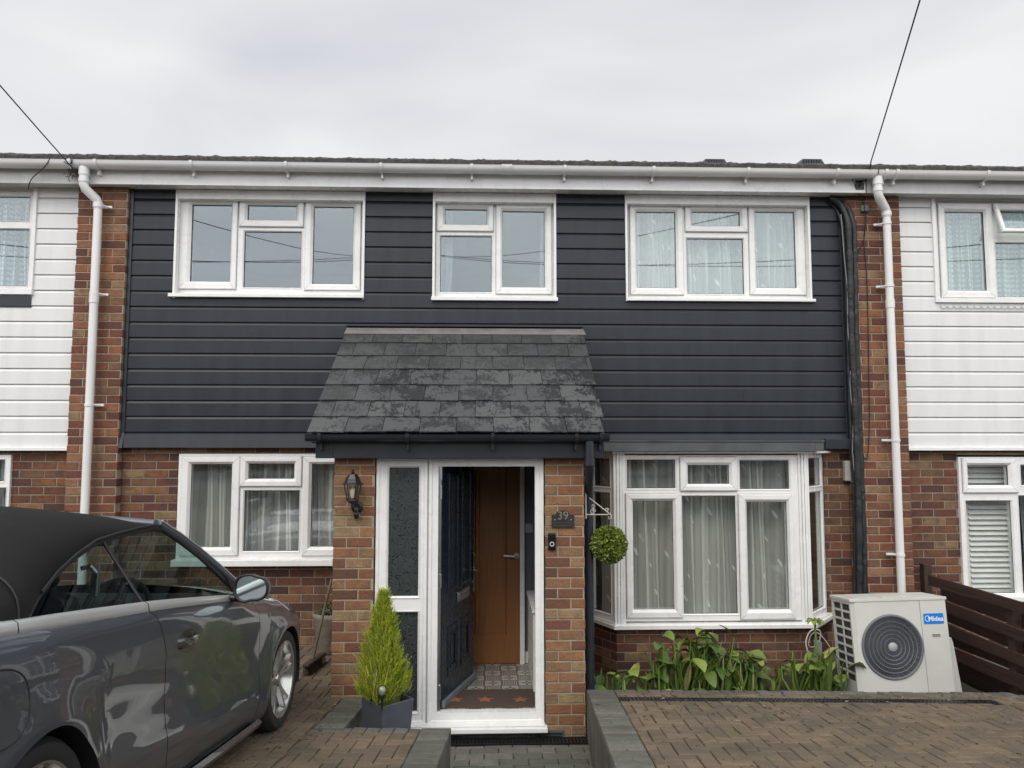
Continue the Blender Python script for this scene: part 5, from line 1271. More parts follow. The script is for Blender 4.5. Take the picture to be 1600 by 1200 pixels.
q=rect(1276,1003,1285,1024,6.5); mb=MB(); mb.box(q[0],q[1],6.5,6.56,q[2],q[3]); part(mb,'body',mat('socket grey',(.30,.31,.32),.5),sock,bevel=.006)
mb=MB(); loops(mb,[at(1280,1003,6.5),at(1284,985,6.48),at(1268,982,6.45),at(1258,1000,6.45),at(1262,1020,6.45),at(1272,1035,6.45),at(1283,1038,6.45)]); loops(mb,[at(1276,1010,6.5),at(1262,1012,6.47),at(1266,992,6.46),at(1276,986,6.46),at(1290,1000,6.46),at(1305,1025,6.46),at(1308,1040,6.5),at(1300,1046,6.55)],.004); part(mb,'flex',M['cable_white'],sock)
# ---- overhead service wires, bracket, wall cables
def catenary(a,b,sag,n=28): return [a.lerp(b,t)-Vector((0,0,sag*4*t*(1-t))) for t in [k/n for k in range(n+1)]]
POLE=Vector((-2.25,-10.0,8.35))
a_=at(1352,283,7.02)
k1=at(1361,252,6.86)
thing((lambda m:(m.tube([a_,at(1358,272,6.93),k1]+catenary(k1,POLE,.35),.006,6),m)[1])(MB()),'overhead_cable',M['cable'],'black service cable from the right fascia bracket up to the top of the picture','cable',a_)
b_=at(113,262,6.93); thing((lambda m:(m.tube([at(113,266,6.99)]+catenary(b_,POLE,.35),.0055,6),m)[1])(MB()),'overhead_cable',M['cable'],'black service cable from the left drainpipe up to the left picture edge','cable',b_)
thing((lambda m:(loops(m,[at(80,244,6.9),at(70,262,6.91),at(47,280,7.02),at(44,296,7.05)],.0045),m)[1])(MB()),'cable_tail',M['cable'],'short loose cable curling under the left gutter','cable',at(47,280,7.02))
thing((lambda m:(loops(m,[at(112,243,6.95),at(113,252,6.88),at(108,258,6.90),at(100,252,6.9)],.0045),m)[1])(MB()),'cable_loop',M['cable'],'small dark cable loop over the gutter beside the left drainpipe','cable',at(108,258,6.9))
q=rect(1337,282,1350,296,7.035); cb=empty('cable_bracket',((q[0]+q[1])/2,7.04,q[2]),'square black cable bracket screwed to the fascia above the right pier','bracket')
mb=MB(); mb.box(q[0],q[1],7.032,7.04,q[2],q[3]); part(mb,'plate',M['black_plastic'],cb); mb=MB(); mb.tube([(q[0]+.03,7.035,q[2]+.03),(q[0]+.04,7.0,q[2]+.04),(q[1]-.02,6.99,q[3]-.02),(q[1]-.01,7.035,q[3]-.03)],.008,6); part(mb,'hook',M['black_plastic'],cb)
mb=MB(); loops(mb,[at(1319,262,6.93),at(1328,272,6.97),at(1337,292,7.03),at(1345,310,7.10),at(1352,325,7.14),at(1354,345,7.14),at(1349,370,7.14),at(1354,420,7.14),at(1356,480,7.14),at(1358,600,7.14),at(1359,665,7.14),at(1356,715,7.13),at(1352,719,7.13),at(1349,712,7.13)],.005); loops(mb,[at(1350,312,7.1),at(1353,370,7.135),at(1342,390,7.14),at(1339,400,7.15)],.004)
thing(mb,'phone_cable',M['cable'],'thin black phone cable looping down the right brick pier','cable',at(1356,480,7.14))
q=rect(1346,320,1357,330,7.12); thing((lambda m:(m.box(q[0],q[1],7.115,7.15,q[2],q[3]),m)[1])(MB()),'junction_box',mat('box grey',(.16,.16,.15),.6),'tiny grey junction box near the top of the right brick pier','cable box',(q[0],7.14,q[2]),bevel=.005)
# old nest of debris by the left pipe
mb=MB(); q=random.Random(2); nc=at(117,268,6.99)
for k in range(90):
    d=Vector((q.gauss(0,1),q.gauss(0,.5),q.gauss(0,1))).normalized(); c=nc+Vector((q.gauss(0,.030),q.gauss(0,.015),q.gauss(0,.028))); mb.tube([c-d*.02,c+d*.02],.0035,4)
thing(mb,'twig_clump',mat('dry twigs',(.10,.085,.07),.95,var=.4,vscale=60),'clump of dry twigs wedged behind the left drainpipe outlet','twigs',nc)
# ---- fence on the right
fx=4.08
def fpt(px,py):  # point on the fence plane seen at a pixel
    r=_f+_r*((px-800)/FPX)+_u*((600-py)/FPX); return CAM+r*(fx/r.x)
rl=[((1438,894),(1600,941),(1438,909.6),(1600,958)),((1486,942),(1600,984.6),(1489,960),(1600,1001.7)),((1490,977.6),(1600,1024),(1500,999),(1600,1041)),((1503,1017),(1600,1055.5),(1505,1035.6),(1600,1078))]
fence=empty('fence',(fx,6.2,0),'dark stained timber rail fence along the right edge of the drive','fence')
for k,(a,b,c,d) in enumerate(rl):
    A_,B_,C2,D2=fpt(*a),fpt(*b),fpt(*c),fpt(*d)
    def ext(p,q_,Y): t=(Y-p.y)/(q_.y-p.y); return p.z+(q_.z-p.z)*t
    y0_,y1_=2.2,7.02
    zt0,zt1_,zb0,zb1=ext(A_,B_,y0_),ext(A_,B_,y1_),ext(C2,D2,y0_),ext(C2,D2,y1_)
    mb=MB(); e=.020
    P=[(y0_,zb0),(y1_,zb1),(y1_,zt1_),(y0_,zt0)]
    mb.face([(fx-e,y,z) for y,z in P]); mb.face([(fx,y,z) for y,z in P[::-1]])
    for a2,b2 in zip(P,P[1:]+P[:1]): mb.face([(fx-e,*a2),(fx,*a2),(fx,*b2),(fx-e,*b2)])
    part(mb,'rail',M['wood_dark'],fence,bevel=.003)
fr_rows=[]
for (a,b,c,d) in rl:
    A_,B_,C2,D2=fpt(*a),fpt(*b),fpt(*c),fpt(*d)
    fr_rows.append([( (p.z+(q_.z-p.z)*((2.2-p.y)/(q_.y-p.y))), (p.z+(q_.z-p.z)*((7.02-p.y)/(q_.y-p.y))) ) for p,q_ in ((A_,B_),(C2,D2))])
for k in range(4):   # rear boards fill the gaps between the front ones
    tz=fr_rows[k][1]; bz2=fr_rows[k+1][0] if k<3 else (tz[0]-.14,tz[1]-.16)
    mb=MB(); P=[(2.2,bz2[0]-.022),(7.0,bz2[1]-.022),(7.0,tz[1]+.0),(2.2,tz[0]+.0)]; X0_,X1_=fx+.080,fx+.098
    mb.face([(X0_,y,z) for y,z in P]); mb.face([(X1_,y,z) for y,z in P[::-1]])
    for a2,b2 in zip(P,P[1:]+P[:1]): mb.face([(X0_,*a2),(X1_,*a2),(X1_,*b2),(X0_,*b2)])
    part(mb,'rear_rail',M['wood_dark'],fence,bevel=.003)
for px,pt in ((1440,881),(1574,940)):
    c=fpt(px+5,1000); t=at(px,pt,c.y).z
    mb=MB(); mb.box(fx+.002,fx+.075,c.y-.035,c.y+.04,-.2,t if px<1500 else t-.06); part(mb,'post',M['wood_dark'],fence,bevel=.004)
# ---- planting in the bed
M['leaf']=island('arum leaves',[(0,(.045,.095,.018)),(.3,(.08,.14,.024)),(.55,(.125,.20,.032)),(.78,(.20,.26,.05)),(.93,(.32,.32,.10))],rough=.5,mottle=((.17,.20,.06),.5),mscale=22,bump=.25,bscale=60,spec=.4)
M['stalk']=island('pale stalks',[(0,(.09,.16,.03)),(.45,(.15,.22,.05)),(.8,(.30,.33,.14))],rough=.5,bump=0)
def frond(mb,p,d,L,wd,bend,q,m=0,n=7,cup=.25):
    d=d.normalized(); side=d.cross(Vector((0,0,1)))
    if side.length<.1: side=Vector((1,0,0))
    side.normalize(); rows=[]; c=Vector(p); dirv=d.copy()
    ax=(side*math.cos(q.uniform(-.6,.6))+Vector((0,0,math.sin(q.uniform(-.6,.6))))).normalized()
    for i in range(n+1):
        t=i/n; w=wd*(math.sin(min(1,t*1.45+.12)*math.pi*.5) if t<.45 else math.cos((t-.45)/.55*math.pi*.5)**.8)*.5+.0005
        nr=ax.cross(dirv).normalized()
        wv=.12*math.sin(t*9+p[0]*40)*w
        rows.append([c-ax*w+nr*(cup*w+wv),c-ax*w*.5+nr*(cup*w*.35),c,c+ax*w*.5+nr*(cup*w*.35),c+ax*w+nr*(cup*w-wv)])
        c=c+dirv*(L/n); dirv=(dirv+Vector((0,0,-bend/n))).normalized()
    mb.grid(rows,m)
def clump(cx,cy,w,hts,nst,nleaf,label,seed,cat='plant',name='arum_plant',lsz=(.12,.21),zb=.10):
    q=random.Random(seed); o=empty(name,(cx,cy,zb),label,cat,'leafy plants in the flower bed')
    st=MB(); lf=MB()
    for k in range(nst):
        x=cx+q.uniform(-w,w); y=cy+q.uniform(-.09,.09); h=hts*q.uniform(.45,1)*(1-.45*abs(x-cx)/w)
        lean=Vector((q.gauss(0,.10)+(x-cx)*.3,q.gauss(-.05,.10),0)); top=Vector((x,y,zb+h*.86))+lean*h*1.6
        P=[Vector((x,y,zb)).lerp(top,t)+Vector((0,0,0))+lean*.2*math.sin(t*3.1) for t in (0,.3,.6,1)]
        st.tube(P,[.011,.010,.008,.004],5)
        if k<nleaf:
            a=q.uniform(0,2*math.pi); d=Vector((math.cos(a),math.sin(a)*.8-.35,q.uniform(.1,1.1)))
            frond(lf,top,d,q.uniform(*lsz),q.uniform(.07,.115),q.uniform(.8,2.2),q)
    for k in range(int(nst*1.1)):   # upright blades from the base
        x=cx+q.uniform(-w,w); y=cy+q.uniform(-.1,.08); h=hts*q.uniform(.4,.85)
        frond(lf,(x,y,zb),Vector((q.gauss(0,.22),q.gauss(-.1,.15),1)),h,q.uniform(.03,.05),q.uniform(.1,.9),q,cup=.6)
    for k in range(int(nst*.18)):
        x=cx+q.uniform(-w,w); y=cy-.1+q.uniform(-.03,.03); frond(lf,(x,y,zb+.05),Vector((q.gauss(0,.8),-.5,q.uniform(.3,.9))),q.uniform(.15,.28),.018,1.8,q,m=1,cup=.3)
    part(st,'stalks',M['stalk'],o,smooth=True); part(lf,'leaves',[M['leaf'],M['stalk']],o,smooth=True)
px_=lambda px,Y: at(px,1050,Y).x
clump(px_(952,6.2),6.25,.14,.32,12,9,'small clump of leaves and pale stalks beside the porch downpipe',31)
clump(px_(1008,6.3),6.35,.05,.26,5,4,'single low dark leafed plant between the downpipe clump and the big clump',32)
clump(px_(1058,6.3),6.35,.17,.58,25,22,'tall leafy clump left of centre under the bay window',33)
clump(px_(1112,6.35),6.4,.19,.62,31,28,'broadest leafy clump under the middle of the bay window',34)
clump(px_(1160,6.3),6.35,.17,.46,24,20,'lower leafy clump right of centre under the bay window',35)
clump(px_(1215,6.35),6.4,.06,.28,3,2,'sparse thin stems with one leaf between the two leafy groups',36)
clump(px_(1262,6.15),6.25,.10,.46,12,8,'upright leafy clump left of the looped white flex',37)
clump(px_(1292,6.1),6.15,.10,.52,15,11,'ragged leafy plant against the side of the air conditioner',38)
# one tall bolted stem with a tuft
mb=MB(); q=random.Random(9); lf=MB(); b0=Vector((px_(1274,6.3),6.3,.1)); t0=at(1273,965,6.3)
o=empty('bolted_stem',b0,'single tall stem with a leaf tuft beside the bay sill corner','plant','leafy plants in the flower bed')
mb.tube([b0,b0.lerp(t0,.5)+Vector((.01,0,0)),t0],[.012,.011,.009],6); part(mb,'stalk',M['stalk'],o)
for k in range(9): a=k*.7; frond(lf,t0-Vector((0,0,.03)),Vector((math.cos(a),math.sin(a),.7)),.09,.045,2.2,q)
part(lf,'leaves',M['leaf'],o,smooth=True)
def litter(n,area,nz,seed):
    q=random.Random(seed); mb=MB()
    for k in range(n):
        x,y=area(q); c=Vector((x,y,nz(x,y)+.006)); a=q.uniform(0,6.28); L=q.uniform(.006,.020); w=L*q.uniform(.3,.6)
        d=Vector((math.cos(a),math.sin(a),q.uniform(-.1,.25))); s_=Vector((-math.sin(a),math.cos(a),q.uniform(-.2,.2)))
        mb.face([c-d*L,c-s_*w+Vector((0,0,.002)),c+d*L,c+s_*w])
    return mb
M['litter']=island('dry leaf litter',[(0,(.09,.06,.035)),(.4,(.16,.11,.06)),(.7,(.06,.045,.03)),(.9,(.30,.27,.2))],bump=0)
zR=lambda x,y: pR.z-(nR.x*(x-pR.x)+nR.y*(y-pR.y))/nR.z
zL=lambda x,y: pL.z-(nL.x*(x-pL.x)+nL.y*(y-pL.y))/nL.z
tag(litter(170,lambda q:(q.uniform(1.0,3.9),5.58-abs(q.gauss(0,.55))),zR,4).build('leaf_litter',M['litter'],None),'scattered dry leaf crumbs on the right paved drive','leaf litter',kind='stuff')
tag(litter(110,lambda q:(q.uniform(-2.0,-1.0),q.uniform(4.4,5.7)),zL,5).build('leaf_litter',M['litter'],None),'scattered dry leaf crumbs on the paving beside the front wheel','leaf litter',kind='stuff')

# moss in the joints
def moss(F,x0,x1,y0,y1,n,seed):
    q=random.Random(seed); mb=MB(); u=.0875
    for k in range(n):
        x=q.uniform(x0,x1); y=y1-abs(q.gauss(0,(y1-y0)*.5))
        if q.random()<.5: x=round(x/u)*u+q.gauss(0,.002); ex,ey=q.uniform(.003,.006),q.uniform(.006,.022)
        else: y=round(y/u)*u+q.gauss(0,.002); ex,ey=q.uniform(.006,.022),q.uniform(.003,.006)
        if not (x0<x<x1 and y0<y<y1): continue
        a0=q.uniform(0,6)
        P=[(x+ex*math.cos(a0+j*1.047)*q.uniform(.7,1.1),y+ey*math.sin(a0+j*1.047)*q.uniform(.7,1.1),-.004) for j in range(6)]
        t=(x,y,q.uniform(.002,.005))
        for a,b in zip(P,P[1:]+P[:1]): mb.face([a,b,t])
    mb.xf(F); return mb
M['moss']=island('joint moss',[(0,(.035,.045,.015)),(.5,(.06,.07,.025)),(.85,(.04,.035,.02))],bump=0)
tag(moss(DR,.02,3.2,-2.6,-.05,700,3).build('moss',M['moss'],None),'small dark moss cushions in the joints of the right drive','moss',kind='stuff')
tag(moss(DL,-1.2,PX0-.02,-2.2,-.02,380,4).build('moss',M['moss'],None),'small dark moss cushions in the joints of the left drive','moss',kind='stuff')
# ================================================================ the convertible
ca=R(3.2); cs=R(5.2); K=.86
Fv=Vector((math.sin(ca)*math.cos(cs),math.cos(ca)*math.cos(cs),-math.sin(cs))); Lv=Vector((-math.cos(ca),math.sin(ca),0)); Uv=Fv.cross(Lv)
CO=Vector((-1.215,4.74,.445))
# stand the wheels exactly on the drive
cz=nL.dot(CO-pL)
CO=CAM+(CO-CAM)*( (pL-CAM).dot(nL)/(CO-CAM).dot(nL) ); K=K*((CO-CAM).length/(Vector((-1.215,4.74,.445))-CAM).length)
car=empty('parked_car',(0,0,0),'dark grey soft top convertible parked nose to the house on the left drive','car')
O_=CO+Lv*(.90*K)
car.matrix_world=Matrix(((Fv.x*K,Lv.x*K,Uv.x*K,O_.x),(Fv.y*K,Lv.y*K,Uv.y*K,O_.y),(Fv.z*K,Lv.z*K,Uv.z*K,O_.z),(0,0,0,1)))
NOSHEAR={'wheel','rim','brake_disc'}
def cp(mb,name,mats,parent=None,**k):
    if name not in NOSHEAR: mb.v=[(x,y,z-.0297*x*min(1,max(0,(z-.6)/.3))) for x,y,z in mb.v]
    return mb.build(name,mats,parent or car,**k)
def interp(tab,x):
    if x<=tab[0][0]: return tab[0][1]
    for (a,b),(c,d) in zip(tab,tab[1:]):
        if x<=c:
            t=(x-a)/(c-a); t=t*t*(3-2*t)*.5+t*.5; return b+(d-b)*t
    return tab[-1][1]
WB=-2.72; AR=.350; AZ=.335; AZR={0:.335,WB:.335}
ZTt=[(-3.92,.84),(-3.7,.93),(-3.3,.975),(-2.9,.968),(-1.9,.966),(-.8,.938),(-.4,.915),(0,.885),(.25,.845),(.45,.775),(.62,.70),(.8,.60),(.88,.52)]
WDt=[(-3.95,.55),(-3.85,.72),(-3.6,.84),(-3.2,.905),(-2.74,.93),(-2.2,.918),(-1.2,.912),(-.5,.918),(0,.925),(.3,.915),(.5,.875),(.68,.77),(.82,.60),(.9,.30)]
SHt=[(-3.9,.14),(-3.2,.10),(-2.6,.095),(-1.8,.075),(-.8,.080),(-.4,.12),(0,.19),(.3,.23),(.6,.26),(.9,.28)]
ztop=lambda x: interp(ZTt,x)
wid=lambda x: interp(WDt,x)
PR=[(0,-.060),(.06,-.035),(.16,-.012),(.30,-.004),(.42,-.010),(.56,-.012),(.68,-.004),(.76,.0),(.80,-.002)]
def body(x,s):
    """s 0 bottom .. 1 shoulder top; returns (halfwidth, z)"""
    zt=ztop(x); zb=.155 if x>-3.3 else .155+(-3.3-x)*.2
    z=zb+(zt-zb)*s
    if s<=.80: o=interp(PR,s)
    else: t=(s-.80)/.20; o=-.002-interp(SHt,x)*(1-math.sqrt(max(0,1-t*t)))*1.0
    fl=0
    for cx_ in (0,WB):
        d=math.hypot(x-cx_,z-AZR[cx_]); fl=max(fl,.022*math.exp(-((d-AR)/.09)**2) if z<.80 else 0)
    return wid(x)+o+fl*(1-max(0,s-.8)/.2), z
def side_pt(x,z):
    zt=ztop(x); zb=.155 if x>-3.3 else .155+(-3.3-x)*.2
    return body(x,min(1,max(0,(z-zb)/(zt-zb))))[0]
def patch(mb,xa,xb,cutA=None,cutB=None,sgn=-1,m=0,nv=26,dx=.035):
    n=max(4,int(abs(xb-xa)/dx)); cols=[]
    for i in range(n+1):
        u=i/n; xn=xa+(xb-xa)*u; rows=[]
        # arch floor at this station
        def arch(x):
            zmin=0
            for cx_ in (0,WB):
                d=abs(x-cx_)
                if d<AR: zmin=max(zmin,AZR[cx_]+math.sqrt(AR*AR-d*d))
            return zmin
        zt=ztop(xn); zb=.155 if xn>-3.3 else .155+(-3.3-xn)*.2
        s0=max(0,(arch(xn)-zb)/(zt-zb))
        for j in range(nv+1):
            s=s0+(1-s0)*(j/nv); z=zb+(zt-zb)*s; x=xn
            if cutA and i==0 or (cutA and u<.35): x=xn+(cutA(z)-xa)*max(0,1-u/.35)
            if cutB and u>.65: x=xn+(cutB(z)-xb)*max(0,(u-.65)/.35)
            y,zz=body(x,s); rows.append((x,sgn*y,zz))
        cols.append(rows)
    mb.grid(cols,m)
    # turned-in edges: bottom lip, cut flanges
    for c,r in ((cols[0],cutA),(cols[-1],cutB)):
        if r: mb.grid([c,[(x,y-sgn*.035,z) for x,y,z in c]],m)
    mb.grid([[c[0] for c in cols],[(c[0][0],c[0][1]-sgn*.05,c[0][2]-.003) for c in cols]],m)
    return cols
M['carpaint']=mat('metallic grey car paint',(.102,.114,.136),.36,metal=.7,spec=.5,coat=1,coatr=.02)
# fine flakes
_n=M['carpaint'].node_tree; 
M['softtop']=mat('black soft top fabric',(.012,.012,.013),.85,spec=.25,sheen=.3,var=.15,vscale=4,bump=.25,bscale=350)
M['rubber']=mat('tyre rubber',(.018,.018,.018),.75,var=.2,vscale=20)
M['cabin']=mat('black cabin trim',(.014,.014,.015),.55)
M['alloy']=mat('machined alloy',(.50,.50,.48),.28,metal=.9,var=.1,vscale=12)
M['cglass']=glass('tinted car glass',.045,(.55,.65,.63))
M['trimchrome']=mat('satin trim strip',(.70,.71,.70),.38,metal=.7)
cutR=lambda z: interp([(.15,-1.700),(.35,-1.735),(.6,-1.80),(.78,-1.84),(.88,-1.885),(.97,-1.925)],z)
cutF=lambda z: interp([(.15,-.46),(.5,-.50),(.8,-.56),(.95,-.62)],z)
rr_=-1.84; ff_=-.54
for sg in (-1,1):
    mb=MB(); patch(mb,-3.94,rr_-.004,None,lambda z:cutR(z)-.004,sg); 
    patch(mb,ff_+.004,.90,lambda z:cutF(z)+.004,None,sg)
    if sg==-1: bodyR=mb
    else:
        bodyL=mb
    d=MB(); patch(d,rr_+.003,ff_-.003,lambda z:cutR(z)+.003,lambda z:cutF(z)-.003,sg)
    dr=cp(d,'door',M['carpaint'],smooth=True); autosmooth(dr,40)
    if sg==-1: door_r=dr
mb=MB(); mb.v=bodyR.v+bodyL.v; mb.f=bodyR.f+[tuple(i+len(bodyR.v) for i in f) for f in bodyL.f]; mb.m=bodyR.m+bodyL.m
# bonnet, boot lid, nose, tail
def cross(xa,xb,n,crown,m=0):
    rows=[]
    for i in range(n+1):
        x=xa+(xb-xa)*i/n; y,z=body(x,1.0); r=[]
        for j in range(17):
            t=-1+2*j/16; r.append((x,y*t,z+crown(x)*(1-abs(t)**2.4)))
        rows.append(r)
    mb.grid(rows,m)
cross(-.62,.90,26,lambda x:.075-.03*max(0,x)); cross(-3.94,-2.86,16,lambda x:.035)
for x in (.90,-3.94):
    rows=[]
    for j in range(9):
        t=-1+2*j/8; col=[]
        for s in range(7): y,z=body(x,s/6); col.append((x+(.03 if x>0 else -.03)*(1-t*t),y*t,z+( (.04 if s==6 else 0)*(1-abs(t)**2.4)) ))
        rows.append(col)
    mb.grid(rows)
mb.box(-3.6,.6,-.70,.70,.16,.18,1)
bd=cp(mb,'body',[M['carpaint'],M['cabin']],smooth=True); autosmooth(bd,40)
# sills
for sg in (-1,1):
    mb=MB(); mb.grid([[(x,sg*(wid(x)-.035),.165) for x in (WB+AR+.02,-1.6,-AR-.03)],[(x,sg*(wid(x)-.012),.145) for x in (WB+AR+.02,-1.6,-AR-.03)],[(x,sg*(wid(x)-.03),.115) for x in (WB+AR+.02,-1.6,-AR-.03)],[(x,sg*(wid(x)-.15),.12) for x in (WB+AR+.02,-1.6,-AR-.03)]])
    cp(mb,'sill',M['carpaint'])
# wheel arches (dark liners) and inner tub
mb=MB()
for sg in (-1,1):
    for cx_ in (0,WB):
        rows=[]
        for k in range(25):
            a=-.25+ (math.pi+.5)*k/24; c_,s_=math.cos(a),math.sin(a); rows.append([(cx_+(AR-.004)*c_,sg*(wid(cx_)-.0),max(.12,AZR[cx_]+(AR-.004)*s_)),(cx_+(AR+.01)*c_,sg*.58,max(.12,AZR[cx_]+(AR+.01)*s_))])
        mb.grid(rows); mb.box(cx_-.42,cx_+.42,sg*.57-.005,sg*.57+.005,.14,.74)
    mb.box(-2.3,-.45,sg*.80-.01,sg*.80+.01,.16,.90)     # behind the door gap
mb.box(-2.35,-.42,-.79,.79,.22,.24)
cp(mb,'wheel_arch_liner',M['cabin'])
# belt strip
for sg in (-1,1):
    mb=MB()
    for xa,xb in ((-3.12,-2.84),(-2.835,cutR(.96)-.004),(cutR(.96)+.004,-.70)):
        n=14; rows=[]
        for i in range(n+1):
            x=xa+(xb-xa)*i/n; y,z=body(x,1.0); h=.030+.022*min(1,max(0,(-.8-x)/1.8))
            rows.append([(x,sg*(y+.012),z-.016),(x,sg*(y+.022),z-.012),(x,sg*(y+.013),z+h*.55),(x,sg*(y-.004),z+h*.72),(x,sg*(y-.02),z+h*.7)])
        mb.grid(rows); 
    cp(mb,'belt_trim',M['trimchrome'],smooth=True)
# greenhouse: outline of the side glass in the plane leaning inwards
ztum=lambda z: .832-(z-.965)*.70
def gy(x,z): return min(ztum(z), body(max(x,-3.3),1)[0]-.004 if z<1.0 else 9)
TOP=[(-2.77,.985),(-2.62,1.065),(-2.45,1.135),(-2.25,1.20),(-2.033,1.258),(-1.80,1.292),(-1.55,1.322),(-1.38,1.337),(-1.255,1.335),(-1.12,1.265),(-.99,1.182),(-.88,1.09),(-.79,.985),(-.76,.955)]
def topz(x):
    for (a,b),(c,d) in zip(TOP,TOP[1:]):
        if a<=x<=c: return b+(d-b)*(x-a)/(c-a)
    return .96
divx=lambda z: -1.905+(z-.966)*(-.031/.305)
for sg in (-1,1):
    for nm,xa,xb in (('quarter_glass',-2.765,-1.925),('door_glass',-1.905,-.765)):
        mb=MB(); n=30; rows=[]
        for i in range(n+1):
            u=i/n; x=xa+(xb-xa)*u; zt=topz(x)-.004; r=[]
            for j in range(9):
                z=.962+(zt-.962)*j/8; xx=x
                if nm=='quarter_glass' : xx=x+(divx(z)-(-1.905))*u
                else: xx=x+(divx(z)-(-1.905))*(1-u)**2
                r.append((xx,sg*(ztum(z)-.004),z))
            rows.append(r)
        mb.grid(rows); cp(mb,nm,M['cglass'],smooth=True)
# seals, divider, A-pillar, header
for sg in (-1,1):
    mb=MB()
    mb.tube([(x,sg*ztum(z),z) for x,z in TOP],[.012]*len(TOP),8)
    mb.tube([(divx(z),sg*(ztum(z)+.002),z) for z in (.965,1.05,1.15,1.278)],.0085,6)
    mb.tube([(-2.77,sg*.832,.978),(-1.9,sg*.832,.972),(-.74,sg*.828,.952)],.009,6)
    mb.grid([[(-.76,sg*.835,.93),(-.76,sg*.826,.975)],[(-.60,sg*.84,.925),(-.64,sg*.826,.955)]])
    mb.face([(-.86,sg*.800,1.07),(-.80,sg*.832,.95),(-.64,sg*.835,.94)]); 
    cp(mb,'window_seal',M['cabin'],smooth=True)
mb=MB()
APL=[(-1.30,.555,1.362),(-1.14,.60,1.292),(-1.0,.655,1.212),(-.85,.715,1.115),(-.70,.775,1.01),(-.58,.82,.935)]
for sg in (-1,1): mb.tube([(x,sg*(y+.012),z+.006) for x,y,z in APL],[.026,.027,.028,.028,.028,.026],10)
mb.tube([(-1.30,-.555,1.365),(-1.28,-.3,1.385),(-1.27,0,1.39),(-1.28,.3,1.385),(-1.30,.555,1.365)],.026,10)
cp(mb,'windscreen_frame',M['carpaint'],smooth=True)
for sg in (-1,1):
    mb=MB(); mb.tube([(x+.012,sg*(y+.030),z+.022) for x,y,z in APL[:5]],.0045,6)
    cp(mb,'pillar_trim',M['trimchrome'],smooth=True)
mb=MB(); rows=[]
for i in range(9):
    t=i/8; x0_=-1.29+(.70)*t; rows.append([(x0_+.09*t*(1-(j/6-1)**2)+.02*(1-(j/6-1)**2),(j/6-1)*(.55+.27*t),1.375-.435*t+.02*(1-(j/6-1)**2)) for j in range(13)])
mb.grid(rows); cp(mb,'windscreen',M['cglass'],smooth=True)
# soft top
mb=MB(); rows=[]
ZCt=[(-3.25,.985),(-3.1,1.06),(-2.9,1.20),(-2.7,1.315),(-2.45,1.395),(-2.2,1.428),(-1.9,1.438),(-1.6,1.425),(-1.35,1.392),(-1.29,1.375)]
st=[-3.25+ (1.96)*i/44 for i in range(45)]
for x in st:
    zc_=interp(ZCt,x)
    if x<-2.77: zl=.985-.0*(x+2.77); yl=body(x,1)[0]-.012
    else: zl=topz(x)+.004; yl=ztum(zl)+.012
    if x<-2.77: zl=ztop(x)+.012
    r=[]
    H=max(.004,zc_-zl); n_=2.1 if H<.12 else 2.1+.9*min(1,(H-.12)/.3)
    for j in range(25):
        t=-1+2*j/24; a=(1-abs(t))*math.pi/2
        y=yl*math.cos(a)**(2/n_); z=zl+H*math.sin(a)**(2/n_)
        z+=.004*math.sin(x*11)*math.sin(a)**2+.0016*math.sin(x*31+t*5)*math.sin(a)
        r.append((x,math.copysign(y,t) if abs(t)>1e-9 else 0,z))
    rows.append(r)
mb.grid(rows)
top=cp(mb,'soft_top',M['softtop'],smooth=True)
for sg in (-1,1):
    mb=MB()
    # drip rail piping above the windows and the seam across the rear quarter
    mb.tube([(x,sg*(ztum(z)+.016),z+.020) for x,z in TOP[1:9]],.007,6)
    P=[]
    for t in [k/10 for k in range(11)]:
        x=-2.80-.02*t; zl=ztop(x)+.012; zc_=interp(ZCt,x); yl=body(x,1)[0]-.012; a=t*math.pi/2*.7; H=zc_-zl; n_=2.9
        P.append((x,sg*(yl*math.cos(a)**(2/n_)+.001),zl+H*math.sin(a)**(2/n_)))
    mb.tube(P,.005,5)
    cp(mb,'seam',M['cabin'],top,smooth=True)
# handle
hx,hzz=-1.60,.80
mb=MB(); yb=side_pt(hx,hzz)
rows=[]
for k in range(13):
    t=k/12; x=hx-.12+.24*t; y=side_pt(x,hzz); o=.030*math.sin(math.pi*t)**.5 if 0<t<1 else 0
    rows.append([(x,-(y+o*.7),hzz+.020),(x,-(y+o),hzz+.010),(x,-(y+o),hzz-.012),(x,-(y+o*.7),hzz-.022),(x,-(y+o*.45),hzz-.0)])
mb.grid(rows,0,True); cp(mb,'handle',mat('door handle paint',(.10,.102,.106),.2,metal=.7,coat=1),door_r,smooth=True)
mb=MB(); pts=[(-(side_pt(hx+.10*math.cos(a),hzz+.050*math.sin(a))+.0015)) for a in [2*math.pi*k/20 for k in range(20)]]
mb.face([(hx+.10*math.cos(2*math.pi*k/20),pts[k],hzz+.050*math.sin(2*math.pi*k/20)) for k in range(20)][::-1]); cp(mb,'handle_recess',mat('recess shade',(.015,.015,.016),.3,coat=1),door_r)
# fuel flap
fxc,fzc,fr_=-3.02,.775,.155
mb=MB(); ring=[(fxc+fr_*math.cos(a),fzc+fr_*.62*math.sin(a)) for a in [2*math.pi*k/36 for k in range(36)]]
ring=[(fxc+fr_*math.copysign(abs(math.cos(a))**.8,math.cos(a)),fzc+.098*math.copysign(abs(math.sin(a))**.8,math.sin(a))) for a in [2*math.pi*k/40 for k in range(40)]]
mb.tube([(x,-(side_pt(x,z)-.0005),z) for x,z in ring]+[(ring[0][0],-(side_pt(*ring[0])-.0005),ring[0][1])],.0032,6); cp(mb,'fuel_flap',M['cabin'],smooth=True)
